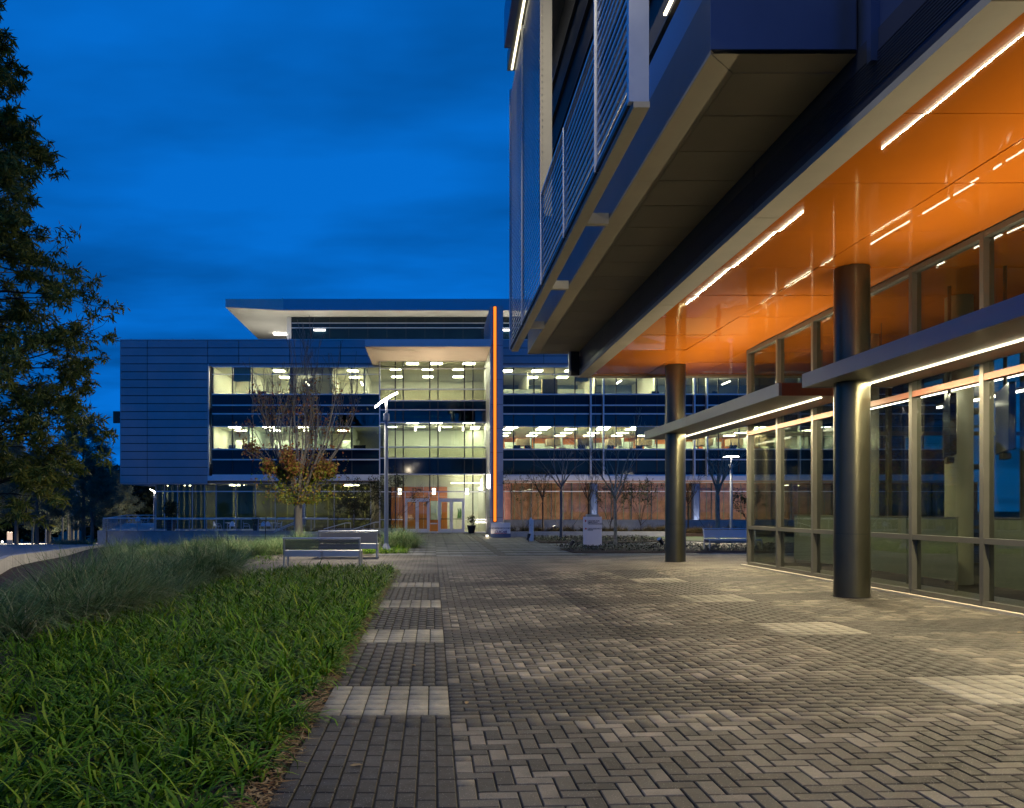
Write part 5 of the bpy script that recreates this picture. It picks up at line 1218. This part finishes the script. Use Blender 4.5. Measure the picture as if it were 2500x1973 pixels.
# bare trees on the right
def bare_tree(name, px, Y, H, label, seed, fork, spread=.62, r=.07, br=bark_p, lev=4, leaves=None, n0=5, shr=.70, zb=0.0, tie=False):
    rr_ = random.Random(seed); x = fx(px, Y); t = thing(name, label, 'tree', (x, Y, zb)); mb = MB(); tips = []
    mb.tube([(x, Y, zb-.1), (x+.01, Y, zb+fork*.5), (x, Y, zb+fork)], [r*1.25, r, r*.95], 9)
    for k in range(n0):
        a = k*2.4+seed; e = rr_.uniform(.75, 1.15) if k else 1.45; d = Vector((math.cos(a)*math.cos(e), math.sin(a)*math.cos(e), math.sin(e)))
        grow(mb, (x, Y, zb+fork-.05+k*.09), d, (H-fork)*.36, r*.62, lev, rr_, tips, spread, .05, (2, 3), .6, shr, .0055, .10, 6)
    mb.build('trunk', br, t, True)
    if tie:
        for s in (-1, 1): MB().tube([(x+s*.03, Y, zb+fork), (x+s*1.2, Y, zb+.1)], .012, 5).build('guy_wire', M['black'], t)
    if leaves:
        C = on_twigs(tips, leaves[1], leaves[2]*.3); V, Q = leaf_cards(C, leaves[3], .26, droop=.2); link('crown', np_mesh('crown', V, Q, leaves[0]), t)
    return t
shrubm = leaf_mat('dull shrub leaf', [(.016, .022, .010), (.035, .045, .016), (.06, .07, .02), (.08, .05, .03)], .6, .25)
bare_tree('bare_tree', 1502, 34.0, 5.9, 'bare tree with pale lit branches just right of the direction sign', 3, 1.9, .62, .066)
bare_tree('bare_tree', 1370, 43.0, 6.2, 'bare blue grey tree in the dark ground cover between white post and direction sign', 5, 2.6, .55, .075, bark)
bare_tree('bare_tree', 1752, 38.0, 5.0, 'bare forked tree with pale trunk behind the right hand bench', 9, 2.3, .7, .10)
bare_tree('young_tree', 1325, 50.8, 4.6, 'slim reddish twiggy tree held by guy wires in the long planter', 12, 1.9, .75, .05, bark_d, 4, None, 6, .66, .18, True)
bare_tree('young_tree', 1437, 51.5, 4.4, 'twiggy young tree held by guy wires behind the tan sign', 14, 1.8, .75, .05, bark_d, 4, None, 6, .66, .18, True)
bare_tree('young_tree', 1680, 51.5, 4.4, 'twiggy young tree beside the uplit dark column', 16, 1.7, .7, .05, bark_d, 4, None, 6, .66, .18, True)
def shrub(px, Y, H, label, seed, mtl=shrubm, zb=.18, dens=4, w=.22, sp=.55, n0=6, br=bark_d): return bare_tree('leafy_shrub', px, Y, H, label, seed, .25, sp, .025, br, 3, (mtl, dens, w, .12), n0, .74, zb)
gmx = leaf_mat('light shrub leaf', [(.03, .045, .014), (.06, .085, .02), (.09, .10, .03)], .6, .3)
shrub(1278, 52.6, 4.5, 'tall thin leafed shrub behind the address sign', 41, gmx, dens=3, br=bark_p); shrub(1565, 50.6, 3.9, 'broad leafy shrub in the planter between sign and bronze column', 43, dens=4, sp=.7, n0=8); shrub(1490, 51.5, 3.6, 'dark shrub behind the bare tree right of the direction sign', 44, dens=3)
shrub(865, 50.0, 2.6, 'round dark shrub left of the lamp post by the glass front', 45, dens=8, zb=0, sp=.8, n0=9); shrub(900, 51.5, 4.0, 'tall dark shrub just left of the lamp post', 46, dens=5, zb=0, n0=8); shrub(955, 51.5, 4.2, 'tall dark shrub just right of the lamp post before the doors', 47, dens=5, zb=0, n0=8); shrub(820, 50.0, 3.2, 'bare twiggy shrub between autumn tree and lamp post', 48, dens=1, zb=0)
shrub(1830, 50.5, 3.0, 'dark shrub seen past the shopfront corner', 49, dens=5); shrub(648, 49.0, 3.2, 'bare sapling before the terrace chairs', 50, dens=0, zb=-.2) if False else None
bare_tree('sapling', 648, 49.5, 3.2, 'thin leafless sapling before the terrace chairs', 51, 1.0, .6, .025, bark_d, 3, None, 4, .7, -.3)
# shrubs in pots
def potted(parent, x, Y, z, H, seed, mtl, n=900, r=.3):
    q = rng.normal(0, 1, (n, 3)); q /= np.linalg.norm(q, axis=1)[:, None]; q *= rng.uniform(.35, 1, n)[:, None]*np.array([r, r, H/2]); q += np.array([x, Y, z+H*.62]); V, Q = leaf_cards(q, .13, .3); link('foliage', np_mesh('foliage', V, Q, mtl), parent)
    MB().tube([(x, Y, z), (x, Y, z+H*.5)], .02, 6).build('stem', bark_d, parent)
potted(POT, pot_loc[0], pot_loc[1], .5, .75, 1, shrubm, 160, .28)
x = fx(417, 52.6); t = thing('terrace_planter', 'dark tapered planter with a round leafy bush on the terrace by the glass corner', 'plant pot', (x, 52.6, TZ)); MB().tube([(x, 52.6, TZ), (x, 52.6, TZ+.75)], [.24, .36], 18).build('pot', M['black'], t, True); potted(t, x, 52.6, TZ+.7, 1.25, 2, shrubm, 1100, .5)
x = fx(625, 53.4); t = thing('terrace_planter', 'small black planter pot with bush between the terrace chairs', 'plant pot', (x, 53.4, TZ)); MB().tube([(x, 53.4, TZ), (x, 53.4, TZ+.4)], [.18, .25], 18).build('pot', M['black'], t, True); potted(t, x, 53.4, TZ+.35, .5, 3, shrubm, 300, .25)
# road side details
x, Y = fx(23, 100), 100; t = thing('lit_road_sign', 'small lit upright sign by the road under the far trees', 'sign', (x, Y, road_z(Y))); box('panel', emit('lit sign face', (1, .72, .55), .8), t, x-.3, x+.3, Y, Y+.15, road_z(Y)+.5, road_z(Y)+1.5); box('base', M['concrete'], t, x-.32, x+.32, Y-.02, Y+.17, road_z(Y)-.1, road_z(Y)+.5)
point('road_sign_spot', (fx(5, 98), 98, road_z(98)+.25), 25, (1, .6, .25), t, .08); box('spot_lens', M['lamp'], t, fx(5, 98)-.08, fx(5, 98)+.08, 98, 98.1, road_z(98)+.2, road_z(98)+.36)
x = fx(284, 72); t = thing('orange_sign_box', 'small orange red box sign on a bracket at the left edge of the blue wall', 'sign', (x, 62, 8)); box('panel', mat('orange red sign', (.40, .07, .03), .5), t, fx(276, 62), fx(291, 62), 62, 62.2, fz(1033, 62), fz(1004, 62)); box('bracket', M['silver_dull'], t, fx(291, 62), fx(296, 62), 62.05, 62.12, fz(1020, 62), fz(1016, 62))
# low planting on the road verge
vp = np.array([(fx(p, y), y) for p, y in zip(rng.uniform(135, 225, 60), rng.uniform(66, 76, 60))]); stuff(tag(grasses('verge_grass', vp, 120, .7, gm2, .02, .4, 3, zf=lambda P_: np.array([road_z(y) for x, y in P_])), 'pale low grasses on the road verge round the cypress trunks', 'ornamental grass'))
